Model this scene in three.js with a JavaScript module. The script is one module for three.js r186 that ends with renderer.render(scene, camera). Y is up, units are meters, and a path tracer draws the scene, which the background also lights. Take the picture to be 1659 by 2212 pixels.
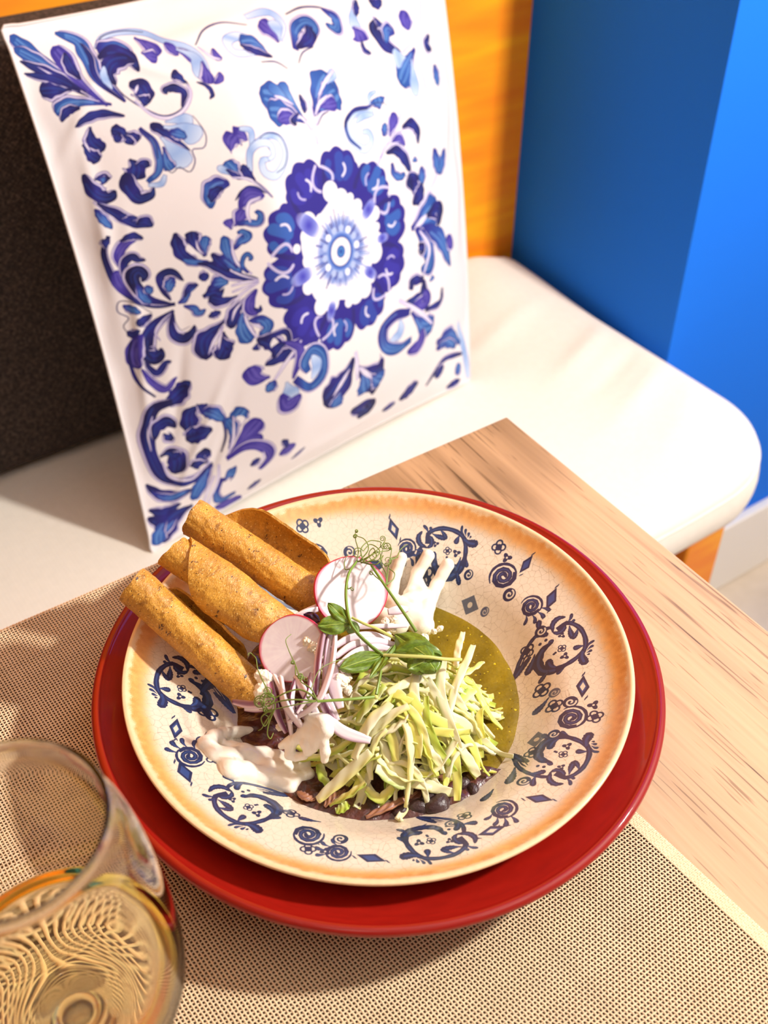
import * as THREE from 'three';
import { RoundedBoxGeometry } from 'three/addons/geometries/RoundedBoxGeometry.js';
import { MarchingCubes } from 'three/addons/objects/MarchingCubes.js';
import { ImprovedNoise } from 'three/addons/math/ImprovedNoise.js';
import { RectAreaLightUniformsLib } from 'three/addons/lights/RectAreaLightUniformsLib.js';
import * as BGU from 'three/addons/utils/BufferGeometryUtils.js';

// ------------------------------------------------------------------ camera, sky, sun, exposure
const scene = new THREE.Scene();
const F = 2333.24, PITCH = 0.716352, YAW = 0.60187;
const EYE = new THREE.Vector3(-0.212248, 1.226885, 0.31402);
const RIGHT = new THREE.Vector3(Math.cos(YAW), 0, Math.sin(YAW));
const FWD = new THREE.Vector3(Math.sin(YAW) * Math.cos(PITCH), -Math.sin(PITCH), -Math.cos(YAW) * Math.cos(PITCH));
const UPV = new THREE.Vector3().crossVectors(RIGHT, FWD);
const camera = new THREE.PerspectiveCamera(2 * Math.atan(1106 / F) * 180 / Math.PI, 1659 / 2212, 0.02, 40);
camera.position.copy(EYE);
camera.up.set(0, 1, 0);
camera.lookAt(EYE.clone().add(FWD));
camera.focus = 0.575;
camera.userData.fStop = 9;
RectAreaLightUniformsLib.init();

const renderer = new THREE.WebGLRenderer({ antialias: true });
renderer.toneMapping = THREE.LinearToneMapping;
renderer.toneMappingExposure = 1.0;
renderer.shadowMap.enabled = true;

scene.background = new THREE.Color(0.95, 0.98, 1.0);      // bright hazy sky outside the shop window
scene.backgroundIntensity = 0.38;
// key: a globe lamp on a stand just right of the frame (its light is set inside the globe, see the lamp's builder for the fitting)
const KEY = new THREE.Vector3(0.82, 1.58, 0.5), KEY_COLOR = new THREE.Color(1.0, 0.94, 0.86), KEY_POWER = 8.8;

// ------------------------------------------------------------------ helpers
function mulberry(a) { return () => { a = (a + 0x6d2b79f5) | 0; let t = Math.imul(a ^ (a >>> 15), 1 | a); t = (t + Math.imul(t ^ (t >>> 7), 61 | t)) ^ t; return ((t ^ (t >>> 14)) >>> 0) / 4294967296; }; }
let rnd = mulberry(7);
const rr = (a, b) => a + (b - a) * rnd();
const V = (x, y, z) => new THREE.Vector3(x, y, z);
const noise = new ImprovedNoise();
const nz = (x, y, z = 0) => noise.noise(x, y, z);
const fbm = (x, y, z = 0, o = 4) => { let s = 0, a = 0.5, f = 1; for (let i = 0; i < o; i++) { s += a * noise.noise(x * f, y * f, z * f + i * 7.3); a *= 0.5; f *= 2.03; } return s; };
const lerp = THREE.MathUtils.lerp, clamp = THREE.MathUtils.clamp, smooth = THREE.MathUtils.smoothstep;
// the point at height y that lies on the sight line through a place of the photograph (used as a measuring aid for positions on table, bowl and seat)
function at(px, py, y) {
  const d = FWD.clone().addScaledVector(RIGHT, (px - 829.5) / F).addScaledVector(UPV, -(py - 1106) / F);
  return EYE.clone().addScaledVector(d, (y - EYE.y) / d.y);
}
const used = new Map();
function numbered(name) { const n = used.get(name) ?? 0; used.set(name, n + 1); return n ? name + '_' + String(n).padStart(3, '0') : name; }
const shade = (o) => { o.castShadow = true; o.receiveShadow = true; return o; };
function tag(o, label, category, group, kind) { o.userData.label = label; o.userData.category = category; if (group) o.userData.group = group; if (kind) o.userData.kind = kind; return o; }
function thing(name, label, category, pos, group) { const o = new THREE.Group(); o.name = numbered(name); if (pos) o.position.copy(pos); scene.add(o); return tag(o, label, category, group); }
function part(name, geo, mat, parent, label) { const m = shade(new THREE.Mesh(geo, mat)); m.name = numbered(name); if (label) m.userData.label = label; parent.add(m); return m; }
function solo(name, geo, mat, label, category, group) { const m = shade(new THREE.Mesh(geo, mat)); m.name = numbered(name); scene.add(m); return tag(m, label, category, group); }
function struct(name, geo, mat, label) { const m = shade(new THREE.Mesh(geo, mat)); m.name = numbered(name); m.userData.kind = 'structure'; if (label) m.userData.label = label; scene.add(m); return m; }
const merge = (gs) => BGU.mergeGeometries(gs.map((g) => { const h = g.index ? g.toNonIndexed() : g; for (const k of Object.keys(h.attributes)) if (!['position', 'normal', 'uv', 'color'].includes(k)) h.deleteAttribute(k); return h; }));
function box(x0, x1, y0, y1, z0, z1) { const g = new THREE.BoxGeometry(x1 - x0, y1 - y0, z1 - z0); g.translate((x0 + x1) / 2, (y0 + y1) / 2, (z0 + z1) / 2); return metreUV(g); }
function rbox(x0, x1, y0, y1, z0, z1, r, s = 3) { const g = new RoundedBoxGeometry(x1 - x0, y1 - y0, z1 - z0, s, r); g.translate((x0 + x1) / 2, (y0 + y1) / 2, (z0 + z1) / 2); return metreUV(g); }
// uv in metres, chosen by the way each face points
function metreUV(g) {
  const p = g.attributes.position, n = g.attributes.normal, uv = new Float32Array(p.count * 2);
  for (let i = 0; i < p.count; i++) {
    const ax = Math.abs(n.getX(i)), ay = Math.abs(n.getY(i)), az = Math.abs(n.getZ(i));
    if (ay >= ax && ay >= az) { uv[2 * i] = p.getX(i); uv[2 * i + 1] = p.getZ(i); } else if (ax >= az) { uv[2 * i] = p.getZ(i); uv[2 * i + 1] = p.getY(i); } else { uv[2 * i] = p.getX(i); uv[2 * i + 1] = p.getY(i); }
  }
  g.setAttribute('uv', new THREE.BufferAttribute(uv, 2));
  return g;
}
function canvasTex(w, h, draw, srgb = true) {
  const c = document.createElement('canvas'); c.width = w; c.height = h;
  draw(c.getContext('2d'), w, h);
  const t = new THREE.CanvasTexture(c); if (srgb) t.colorSpace = THREE.SRGBColorSpace; t.wrapS = t.wrapT = THREE.RepeatWrapping; t.magFilter = THREE.LinearFilter; t.anisotropy = 8;
  return t;
}
// pixel texture from a function (u, v in 0..1) -> [r, g, b] in 0..255 sRGB, or a grey number
function pixelTex(w, h, fn, srgb = true) {
  const d = new Uint8Array(w * h * 4);
  for (let y = 0; y < h; y++) for (let x = 0; x < w; x++) { const c = fn(x / w, y / h), i = (y * w + x) * 4; if (typeof c === 'number') d[i] = d[i + 1] = d[i + 2] = clamp(c, 0, 255); else { d[i] = clamp(c[0], 0, 255); d[i + 1] = clamp(c[1], 0, 255); d[i + 2] = clamp(c[2], 0, 255); } d[i + 3] = 255; }
  const t = new THREE.DataTexture(d, w, h); if (srgb) t.colorSpace = THREE.SRGBColorSpace; t.wrapS = t.wrapT = THREE.RepeatWrapping; t.magFilter = THREE.LinearFilter; t.minFilter = THREE.LinearMipmapLinearFilter; t.needsUpdate = true;
  return t;
}
const std = (o) => new THREE.MeshStandardMaterial(o);
const phys = (o) => new THREE.MeshPhysicalMaterial(o);
const srgb = (r, g, b) => new THREE.Color().setRGB(r / 255, g / 255, b / 255, THREE.SRGBColorSpace);
// surface from a function (u, v) -> Vector3, with normals taken across seams
function sheet(fn, nu, nv, uvf) {
  const pos = [], uv = [], idx = [];
  for (let j = 0; j <= nv; j++) for (let i = 0; i <= nu; i++) { const u = i / nu, v = j / nv, p = fn(u, v); pos.push(p.x, p.y, p.z); const t = uvf ? uvf(u, v) : [u, v]; uv.push(t[0], t[1]); }
  for (let j = 0; j < nv; j++) for (let i = 0; i < nu; i++) { const a = j * (nu + 1) + i, b = a + 1, c = a + nu + 1, d = c + 1; idx.push(a, b, d, a, d, c); }
  const g = new THREE.BufferGeometry(); g.setAttribute('position', new THREE.Float32BufferAttribute(pos, 3)); g.setAttribute('uv', new THREE.Float32BufferAttribute(uv, 2)); g.setIndex(idx); g.computeVertexNormals();
  return g;
}
// smooth body from a distance function (negative inside), meshed on a grid
function body(sdf, lo, hi, cell) {
  const size = Math.max(hi.x - lo.x, hi.y - lo.y, hi.z - lo.z), n = Math.ceil(size / cell) + 4, half = n * cell / 2, c = lo.clone().add(hi).multiplyScalar(0.5);
  const mc = new MarchingCubes(n, new THREE.MeshStandardMaterial(), false, false, 400000);
  mc.isolation = 0; const p = V(0, 0, 0), P2 = (i) => (i - n / 2) / (n / 2) * half;
  for (let k = 0; k < n; k++) for (let j = 0; j < n; j++) for (let i = 0; i < n; i++) { p.set(c.x + P2(i), c.y + P2(j), c.z + P2(k)); mc.field[i + j * n + k * n * n] = -sdf(p) / cell; }
  mc.update();
  let g = new THREE.BufferGeometry(), a = new Float32Array(mc.count * 3);
  for (let i = 0; i < mc.count; i++) { a[i * 3] = mc.positionArray[i * 3] * half + c.x; a[i * 3 + 1] = mc.positionArray[i * 3 + 1] * half + c.y; a[i * 3 + 2] = mc.positionArray[i * 3 + 2] * half + c.z; }
  g.setAttribute('position', new THREE.BufferAttribute(a, 3));
  g = BGU.mergeVertices(g, cell * 0.05); g.computeVertexNormals();
  return g;
}
const capsule = (p, a, b, ra, rb) => { const abx = b.x - a.x, aby = b.y - a.y, abz = b.z - a.z, t = clamp(((p.x - a.x) * abx + (p.y - a.y) * aby + (p.z - a.z) * abz) / (abx * abx + aby * aby + abz * abz + 1e-12), 0, 1); return Math.hypot(p.x - a.x - abx * t, p.y - a.y - aby * t, p.z - a.z - abz * t) - lerp(ra, rb, t); };
const smin = (a, b, k) => { const h = Math.max(k - Math.abs(a - b), 0) / k; return Math.min(a, b) - h * h * k * 0.25; };
// ribbon: a flat strip with a rounded section swept along a curve. o.w(t), o.th(t), o.up(t) give width, thickness and the way its broad face looks; o.col(t, s) its colour (s -1..1 across)
function ribbon(pts, o) {
  const curve = new THREE.CatmullRomCurve3(pts), n = o.n ?? 18, sec = [[-1, 0], [-0.86, 1], [-0.4, 1], [0.1, 1], [0.55, 1], [0.9, 1], [1, 0], [0.9, -1], [0, -1], [-0.9, -1]], m = sec.length, pos = [], col = [], idx = [];
  for (let i = 0; i <= n; i++) {
    const t = i / n, c = curve.getPointAt(t), tg = curve.getTangentAt(t), up = o.up(t).clone(); up.addScaledVector(tg, -up.dot(tg)).normalize(); const side = V(0, 0, 0).crossVectors(tg, up), w = o.w(t) / 2, th = (o.th?.(t) ?? 0.0006) / 2;
    for (const [a, b] of sec) { const q = c.clone().addScaledVector(side, a * w).addScaledVector(up, b * th + (o.curl?.(t, a) ?? 0)); pos.push(q.x, q.y, q.z); const k = o.col(t, a, b); col.push(k.r, k.g, k.b); }
  }
  for (let i = 0; i < n; i++) for (let j = 0; j < m; j++) { const a = i * m + j, b = i * m + (j + 1) % m, c = a + m, d = b + m; idx.push(a, c, b, b, c, d); }
  for (const [base, flip] of [[0, 1], [n * m, 0]]) for (let j = 1; j < m - 1; j++) flip ? idx.push(base, base + j, base + j + 1) : idx.push(base, base + j + 1, base + j);
  const g = new THREE.BufferGeometry(); g.setAttribute('position', new THREE.Float32BufferAttribute(pos, 3)); g.setAttribute('color', new THREE.Float32BufferAttribute(col, 3)); g.setIndex(idx); g.computeVertexNormals();
  return g;
}

// ------------------------------------------------------------------ room
const T = 0.75;                                              // table top
const woodPanelTex = pixelTex(1024, 1024, (u, v) => {
  const x = u * 1.2, y = v * 1.2, w = fbm(x * 2.2 + 3, y * 2.2, 1, 3) * 0.9, g = Math.sin((y * 2.2 + x * 0.9 + w) * 22 + fbm(x * 5, y * 30, 4, 3) * 4) * 0.5 + 0.5, f = fbm(x * 6, y * 60, 9, 3), k = smooth(fbm(x * 7.1, y * 7.1, 20, 2), 0.36, 0.46);
  return [252 - g * 6 + f * 10 - k * 50, 166 - g * 22 + f * 26 - k * 52, 4 + f * 6];
});
const orangeWood = std({ map: woodPanelTex, roughness: 0.55 });
woodPanelTex.repeat.set(0.8, 0.8);
const paintBump = pixelTex(512, 512, (u, v) => 128 + fbm(u * 9, v * 30, 2, 3) * 70 + fbm(u * 60, v * 60, 5, 2) * 60, false);
const bluePaint = phys({ color: new THREE.Color(0.014, 0.18, 0.86), roughness: 0.6, specularIntensity: 0.15, bumpMap: paintBump, bumpScale: 0.0006 });
const plaster = std({ color: srgb(168, 148, 130), roughness: 0.9, bumpMap: paintBump, bumpScale: 0.0006 });
const skirtWhite = std({ color: srgb(240, 236, 230), roughness: 0.5 });
const tileTex = pixelTex(512, 512, (u, v) => { const f = fbm(u * 5, v * 5, 3, 4) * 26 + fbm(u * 40, v * 40, 8, 2) * 10; return [214 + f, 199 + f, 180 + f]; });
const floorMat = std({ map: tileTex, roughness: 0.55 });
const RX = 2.4, PX = 0.698, PZ = -0.405, BZ = -0.702, LX = -2.6, FZ = 3.2, CH = 3.0;
struct('floor', box(LX - 0.2, RX + 0.3, -0.1, 0, BZ - 0.3, FZ + 0.2), floorMat);
struct('ceiling', box(LX - 0.2, RX + 0.3, CH, CH + 0.15, BZ - 0.3, FZ + 0.2), std({ color: srgb(240, 237, 232), roughness: 0.9 }));
struct('wall_back', box(LX, PX, 0, CH, BZ - 0.15, BZ), orangeWood, 'orange stained wood panel wall behind the bench');
struct('wall_right', box(PX, RX + 0.2, 0, CH, BZ - 0.15, PZ), bluePaint, 'blue painted wall corner beside the bench');
struct('wall_left', box(LX - 0.2, LX, 0, CH, BZ - 0.15, FZ), plaster);
struct('wall_front', box(LX - 0.2, RX + 0.2, 0, CH, FZ, FZ + 0.2), plaster);
const W0 = 0.35, W1 = 2.85, WZ0 = -0.1, WZ1 = 2.7;            // the shop window opening
struct('wall_window', merge([box(RX, RX + 0.2, 0, W0, PZ, FZ), box(RX, RX + 0.2, W1, CH, PZ, FZ), box(RX, RX + 0.2, W0, W1, PZ, WZ0), box(RX, RX + 0.2, W0, W1, WZ1, FZ)]), plaster);
const sash = std({ color: srgb(225, 222, 216), roughness: 0.5 });
struct('window_1', merge([box(RX + 0.05, RX + 0.1, W0, W0 + 0.05, WZ0, WZ1), box(RX + 0.05, RX + 0.1, W1 - 0.05, W1, WZ0, WZ1), box(RX + 0.05, RX + 0.1, W0 + 0.05, W1 - 0.05, WZ0, WZ0 + 0.05), box(RX + 0.05, RX + 0.1, W0 + 0.05, W1 - 0.05, WZ1 - 0.05, WZ1)]), sash);
struct('baseboard_right', merge([rbox(PX - 0.0, RX, 0.001, 0.144, PZ, PZ + 0.016, 0.004)]), skirtWhite);
// unseen ceiling panels added as warm room fill, each with its light just below
for (const [lx, lz] of [[-1.1, 1.1], [0.4, 1.6]]) {
  const l = thing('added_fill_panel', lx < 0 ? 'added square white ceiling fill panel farther from the window' : 'added square white ceiling fill panel nearer the window', 'lamp', V(lx, CH, lz));
  part('housing', rbox(-0.32, 0.32, -0.05, -0.001, -0.32, 0.32, 0.01), sash, l);
  part('diffuser', box(-0.29, 0.29, -0.056, -0.0505, -0.29, 0.29), std({ color: 0xffffff, emissive: new THREE.Color(1, 0.86, 0.7), emissiveIntensity: 1 }), l);
  const a = new THREE.RectAreaLight(new THREE.Color(1, 0.9, 0.82), 1.1, 0.58, 0.58); a.name = 'lamp_light'; a.position.set(0, -0.06, 0); a.rotation.x = -Math.PI / 2; l.add(a);
}

{
  const steel = std({ color: srgb(60, 58, 56), roughness: 0.35, metalness: 0.8 });
  const l = thing('floor_lamp', 'slim floor lamp with a round glowing globe, right of the table', 'lamp', V(KEY.x, 0, KEY.z));
  const base = new THREE.CylinderGeometry(0.13, 0.135, 0.02, 48); base.translate(0, 0.01, 0); part('base', base, steel, l);
  const pole = new THREE.CylinderGeometry(0.008, 0.008, KEY.y - 0.09, 20); pole.translate(0, 0.02 + (KEY.y - 0.09) / 2, 0); part('pole', pole, steel, l);
  const cup = new THREE.CylinderGeometry(0.03, 0.022, 0.03, 32); cup.translate(0, KEY.y - 0.064, 0); part('holder', cup, steel, l);
  const globe = new THREE.SphereGeometry(0.052, 48, 32); globe.translate(0, KEY.y, 0); part('globe', globe, std({ color: 0xffffff, emissive: KEY_COLOR, emissiveIntensity: 6 }), l);
  const p = new THREE.PointLight(KEY_COLOR, KEY_POWER); p.name = 'lamp_light'; p.position.set(0, KEY.y, 0); p.castShadow = true; p.shadow.radius = 2.4; p.shadow.mapSize.set(2048, 2048); l.add(p);
}

// ------------------------------------------------------------------ bench: frame, seat cushion, backrest
const SY = 0.507;
const seatTex = pixelTex(512, 512, (u, v) => { const f = (Math.sin(u * 402) + Math.sin(v * 402)) * 1.6 + fbm(u * 30, v * 30, 1, 2) * 5; return [246 + f, 240 + f, 229 + f]; });
const seatMat = std({ map: seatTex, roughness: 0.9 }); seatTex.repeat.set(4, 4);
const benchWood = std({ map: woodPanelTex, roughness: 0.4, color: new THREE.Color(1, 0.95, 0.9) });
{
  const t = thing('bench', 'long orange wood bench under the white seat cushion, against the back wall', 'bench', V(0, 0, 0));
  part('seat_board', rbox(-1.5, 0.646, 0.408, 0.4315, -0.69, -0.228, 0.004), benchWood, t);
  for (const [x, z] of [[0.588, -0.29], [0.588, -0.69], [-0.5, -0.29], [-0.5, -0.69], [-1.48, -0.29], [-1.48, -0.69]]) part('leg', rbox(x, x + 0.062, 0, 0.408, z, z + 0.055, 0.004), benchWood, t);
  part('back_rail', rbox(-1.42, 0.585, 0.33, 0.405, -0.685, -0.665, 0.003), benchWood, t);
}
{
  // seat cushion: a boxy pad with full rounded edges, a piped seam and shallow wrinkles that run in from the right side
  const x0 = -1.5, x1 = 0.69, z0 = -0.698, z1 = -0.192, y0 = 0.432, t = thing('seat_cushion', 'long cream white seat cushion lying on the bench', 'cushion', V(0, 0, 0));
  const cx = (x0 + x1) / 2, cz = (z0 + z1) / 2, RF = 0.115, RB = 0.025;
  // outline: a rectangle with wide front corners and tight back corners, walked clockwise from the middle of the front
  const pts = []; {
    const arc = (ax, az, r, a0, a1, n) => { for (let i = 0; i <= n; i++) { const a = lerp(a0, a1, i / n); pts.push([ax + r * Math.cos(a), az + r * Math.sin(a)]); } }, run = (p, q, n) => { for (let i = 1; i < n; i++) pts.push([lerp(p[0], q[0], i / n), lerp(p[1], q[1], i / n)]); };
    const H = Math.PI / 2;
    arc(x1 - RF, z1 - RF, RF, H, 0, 22); run([x1, z1 - RF], [x1, z0 + RB], 40); arc(x1 - RB, z0 + RB, RB, 0, -H, 10); run([x1 - RB, z0], [x0 + RB, z0], 90); arc(x0 + RB, z0 + RB, RB, -H, -2 * H, 10); run([x0, z0 + RB], [x0, z1 - RF], 30); arc(x0 + RF, z1 - RF, RF, 2 * H, H, 22); run([x0 + RF, z1], [x1 - RF, z1], 90); pts.push([...pts[0]]);
  }
  const N = pts.length - 1, pos = [], uv = [], idx = [];
  const wr = (x, z) => {
    let w = 0; for (const [cx, cz, ang, L, a] of [[0.62, -0.47, 2.75, 0.12, 0.0045], [0.63, -0.42, 2.8, 0.13, -0.004], [0.62, -0.37, 2.75, 0.15, 0.0045], [0.61, -0.3, 2.6, 0.12, 0.003], [0.56, -0.56, 2.9, 0.14, 0.003], [0.6, -0.25, 2.45, 0.1, 0.0024]]) { const dx = x - cx, dz = z - cz, u = dx * Math.cos(ang) + dz * Math.sin(ang), v = -dx * Math.sin(ang) + dz * Math.cos(ang); w += a * Math.exp(-u * u / (L * L * 0.3) - v * v / 0.00016) * (1 + 0.3 * nz(u * 30, v * 10)); }
    return w + fbm(x * 6, z * 6, 2, 3) * 0.002;
  };
  const inset = (x, z) => Math.min(x - x0, x1 - x, z - z0, z1 - z);
  const topY = (x, z, e) => 0.5068 + 0.012 * smooth(x, 0.5, 0.68) + 0.034 * smooth(-z, 0.5, 0.69) * smooth(x, 0.46, 0.6) * (1 - 0.7 * smooth(x, 0.6, 0.69)) + (wr(x, z) - 0.0012) * smooth(e, 0.004, 0.04) - (e < 0.022 ? (1 - Math.sqrt(Math.max(0, 1 - (1 - e / 0.022) ** 2))) * 0.016 : 0);
  const ks = []; for (let i = 0; i <= 26; i++) ks.push(1 - (1 - i / 26) ** 2.2 * 0.985);
  const rings = ks.map((k) => pts.map(([ox, oz]) => { const x = lerp(cx, ox, k), z = lerp(cz, oz, k), e = k >= 1 ? 0 : Math.max(0.0003, Math.min(inset(x, z), (1 - k) * Math.hypot(ox - cx, oz - cz))); return [x, topY(x, z, e), z]; }));
  for (let i = 1; i <= 9; i++) rings.push(pts.map(([ox, oz], j) => { const f = i / 9, l = Math.hypot(ox - cx, (oz - cz) * 4), nx = (ox - cx) / l, nzz = (oz - cz) * 4 / l, out = Math.sin(Math.min(f * 1.4, 1) * Math.PI) * 0.005 - 0.03 * smooth(f, 0.6, 1.0) ** 1.5, yt = topY(ox, oz, 0); return [ox + (ox > 0.6 || oz > -0.3 ? nx * out * (ox > 0.6 ? 1 : 0) : 0), lerp(yt, y0, f) + fbm(ox * 14, oz * 14 + f, 6, 2) * 0.002 * Math.sin(f * Math.PI), oz + (oz > -0.3 ? nzz * out : 0)]; }));
  rings.push(pts.map(([ox, oz]) => [lerp(cx, ox, 0.9), y0, lerp(cz, oz, 0.85)]), pts.map(() => [cx, y0, cz]));
  rings.forEach((r, f) => { for (const [x, y, z] of r) { pos.push(x, y, z); uv.push(x, z + (f > 26 ? y : 0)); } });
  for (let j = 0; j < rings.length - 1; j++) for (let i = 0; i < N; i++) { const a = j * (N + 1) + i, b = a + 1, c = a + N + 1, d = c + 1; idx.push(a, b, d, a, d, c); }
  const g = new THREE.BufferGeometry(); g.setAttribute('position', new THREE.Float32BufferAttribute(pos, 3)); g.setAttribute('uv', new THREE.Float32BufferAttribute(uv, 2)); g.setIndex(idx); g.computeVertexNormals();
  part('cover', g, seatMat, t);
  const pipe = pts.slice(0, -1).filter((p, i) => i % 2 === 0).map(([x, z]) => V(x, topY(x, z, 0) - 0.001, z));
  part('piping', new THREE.TubeGeometry(new THREE.CatmullRomCurve3(pipe, true, 'centripetal'), 900, 0.002, 6, true), seatMat, t);
}
{
  const tweed = pixelTex(512, 512, (u, v) => { const n = 64, i = Math.floor(u * n), j = Math.floor(v * n), s = Math.sin(i * 127.1 + j * 311.7) * 43758.5453, h = s - Math.floor(s), w = ((i + j) & 1) ? 8 : -8, f = fbm(u * 40, v * 40, 3, 2) * 50; const b = 62 + w + (h - 0.5) * 34 + f; return [b * 1.06, b * 0.9, b * 0.83]; });
  tweed.repeat.set(7, 7);
  const tb = pixelTex(256, 256, (u, v) => 128 + Math.sin(u * 402) * 50 * Math.sin(v * 402) + fbm(u * 50, v * 50, 1, 2) * 80, false); tb.repeat.set(7, 7);
  const g = rbox(-1.45, 0.44, SY + 0.003, 0.937, -0.7, -0.634, 0.018, 5);
  tag(solo('backrest_cushion', g, std({ map: tweed, roughness: 1, bumpMap: tb, bumpScale: 0.0012 }), 'dark brown tweed backrest pad standing behind the printed pillow', 'backrest'), 'dark brown tweed backrest pad standing behind the printed pillow', 'backrest');
}

// ------------------------------------------------------------------ printed pillow
{
  const S = 2048, c1 = S / 1000;
  const PAL = { D: ['#0f0a4a', '#231f7c'], M: ['#201f80', '#325cae'], B: ['#2a55a8', '#6790cc'], P: ['#30228a', '#4a3ea4'], L: ['#c3d2ee', '#8fabde'], V: ['#cfc6e6', '#e2dcf0'], O: ['#1c1748', '#3a3a78'], W: ['#e9e4ea', '#efebf2'] };
  const print = canvasTex(S, S, (x) => {
    x.fillStyle = '#e9e3e6'; x.fillRect(0, 0, S, S);
    rnd = mulberry(21);
    // one brush stroke: kind of ink, form (t taper both ends, h heavy at the end, s heavy at the start, l line), width, then points, all in thousandths of the cover
    const brush = (kind, form, w, pts) => {
      const cv = new THREE.CatmullRomCurve3(pts.map(([a, b]) => V(a * c1, b * c1, 0)), false, 'centripetal'), n = 26, L = [], R = [], mid = [];
      const prof = (t) => form === 't' ? Math.sin(Math.PI * clamp(t * 0.94 + 0.03, 0, 1)) ** 0.75 : form === 'h' ? (0.14 + 0.86 * smooth(t, 0, 0.72)) * (t > 0.72 ? Math.sqrt(Math.max(0, 1 - ((t - 0.72) / 0.28) ** 2)) : 1) : form === 's' ? (t < 0.2 ? Math.sqrt(Math.max(0, 1 - ((0.2 - t) / 0.2) ** 2)) : (1 - (t - 0.2) / 0.8) ** 0.8 * 0.94 + 0.06) : 0.55 + 0.45 * Math.sin(Math.PI * t);
      const ph = rnd() * 9, wob = kind === 'D' || kind === 'M' ? 0.1 : 0.04;
      for (let i = 0; i <= n; i++) { const t = i / n, p = cv.getPoint(t), g = cv.getTangent(t), h = w * c1 / 2 * prof(t), a = h * (1 + wob * Math.sin(t * 23 + ph)), b = h * (1 + wob * Math.sin(t * 19 + ph * 2)); L.push([p.x - g.y * a, p.y + g.x * a]); R.push([p.x + g.y * b, p.y - g.x * b]); mid.push([p.x, p.y, h]); }
      const path = () => { x.beginPath(); L.forEach(([a, b], i) => i ? x.lineTo(a, b) : x.moveTo(a, b)); for (let i = R.length - 1; i >= 0; i--) x.lineTo(R[i][0], R[i][1]); x.closePath(); };
      const [c0, c2] = PAL[kind], a = mid[0], b = mid[n], gr = x.createLinearGradient(a[0], a[1], b[0] + 0.01, b[1]);
      gr.addColorStop(0, c0); gr.addColorStop(0.55, c2); gr.addColorStop(1, kind === 'M' ? '#1b4594' : c0);
      // a lilac lining with a fine contour along one flank of the broad dark strokes
      if (w > 9 && 'DMP'.includes(kind)) { const E = ph > 4.5 ? L : R, sg = ph > 4.5 ? 1 : -1, q = E.map(([a, b], i) => { const t = cv.getTangent(i / n), o = Math.min(w * 0.2, 5) * c1 * Math.sin(Math.PI * i / n) ** 0.6 * sg; return [a - t.y * o, b + t.x * o]; }); x.beginPath(); E.forEach(([a, b], i) => i ? x.lineTo(a, b) : x.moveTo(a, b)); for (let i = n; i >= 0; i--) x.lineTo(...q[i]); x.closePath(); x.fillStyle = '#c9c0e2'; x.fill(); x.lineWidth = 1.8; x.strokeStyle = '#2c2472'; x.beginPath(); q.forEach(([a, b], i) => i ? x.lineTo(a, b) : x.moveTo(a, b)); x.stroke(); }
      path(); x.fillStyle = gr; x.fill();
      if ((kind === 'M' || kind === 'L' || kind === 'B') && w > 6) { x.lineWidth = 2; x.strokeStyle = kind === 'L' ? '#5a6cb0' : '#231c72'; x.stroke(); }
      // lighter ink pooled down one flank of broad strokes
      if (w > 7 && 'DMP'.includes(kind)) { x.save(); path(); x.clip(); x.lineCap = 'round'; x.globalAlpha = kind === 'D' ? 0.5 : 0.6; x.strokeStyle = kind === 'D' ? '#1f4698' : kind === 'P' ? '#6a60bc' : '#6a98d2'; for (let s = 0; s < 2; s++) { x.lineWidth = w * c1 * (0.16 - 0.06 * s); x.beginPath(); const o = (s ? -0.3 : 0.28); for (let i = 5 + s * 5; i < n - 2; i++) { const t = cv.getTangent(i / n), [px, py, h] = mid[i]; x.lineTo(px - t.y * h * o, py + t.x * h * o); } x.stroke(); } x.restore(); }
      if (kind === 'V') { x.lineWidth = 1.6; x.strokeStyle = '#4a3f96'; x.globalAlpha = 0.75; for (const E of [L, R]) { x.beginPath(); E.forEach(([p, q], i) => i ? x.lineTo(p, q) : x.moveTo(p, q)); x.stroke(); } x.globalAlpha = 1; }
    };
    const k = (kf, w0, ...q) => { const w = 'VO'.includes(kf[0]) ? w0 : w0 * 1.55 + 2; const p = []; for (let i = 0; i < q.length; i += 2) p.push([q[i], q[i + 1]]); brush(kf[0], kf[1], w, p); };
    // ---- central flower
    const fx = 470 * c1, fy = 504 * c1, pol = (a, r) => [fx + Math.cos(a) * r * c1 * 0.97, fy + Math.sin(a) * r * c1 * 0.97];
    const blob = (fn, col, n = 720) => { x.beginPath(); for (let i = 0; i <= n; i++) { const a = i / n * 2 * Math.PI, [p, q] = pol(a, fn(a)); i ? x.lineTo(p, q) : x.moveTo(p, q); } x.closePath(); x.fillStyle = col; x.fill(); };
    const petals = 10;
    blob((a) => 160 + 34 * Math.abs(Math.cos(a * petals / 2 + 0.5)) ** 0.5 + 7 * Math.abs(Math.sin(a * 17)) + 7 * Math.sin(a * 3 + 1), '#271c86');
    for (let i = 0; i < petals; i++) {
      const a = (i * 2 * Math.PI - 1.0) / petals, ln = (da, r0, r1, w, col, bend = 0) => { x.beginPath(); x.moveTo(...pol(a + da, r0)); x.quadraticCurveTo(...pol(a + da + bend, (r0 + r1) / 2), ...pol(a + da * 1.3, r1)); x.lineWidth = w * c1; x.lineCap = 'round'; x.strokeStyle = col; x.stroke(); };
      for (const [d, w] of [[-0.13, 16], [0.1, 20], [0, 22]]) ln(d, 146, 180 - Math.abs(d) * 60, w, i % 3 === 0 ? '#2f58ac' : i % 3 === 1 ? '#30289a' : '#2a3f9e', d);
      ln(0.05, 145, 168, 5, '#d8d4ec', 0.08); if (i % 2) ln(-0.1, 142, 164, 4, '#b8b0de', -0.08);
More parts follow.
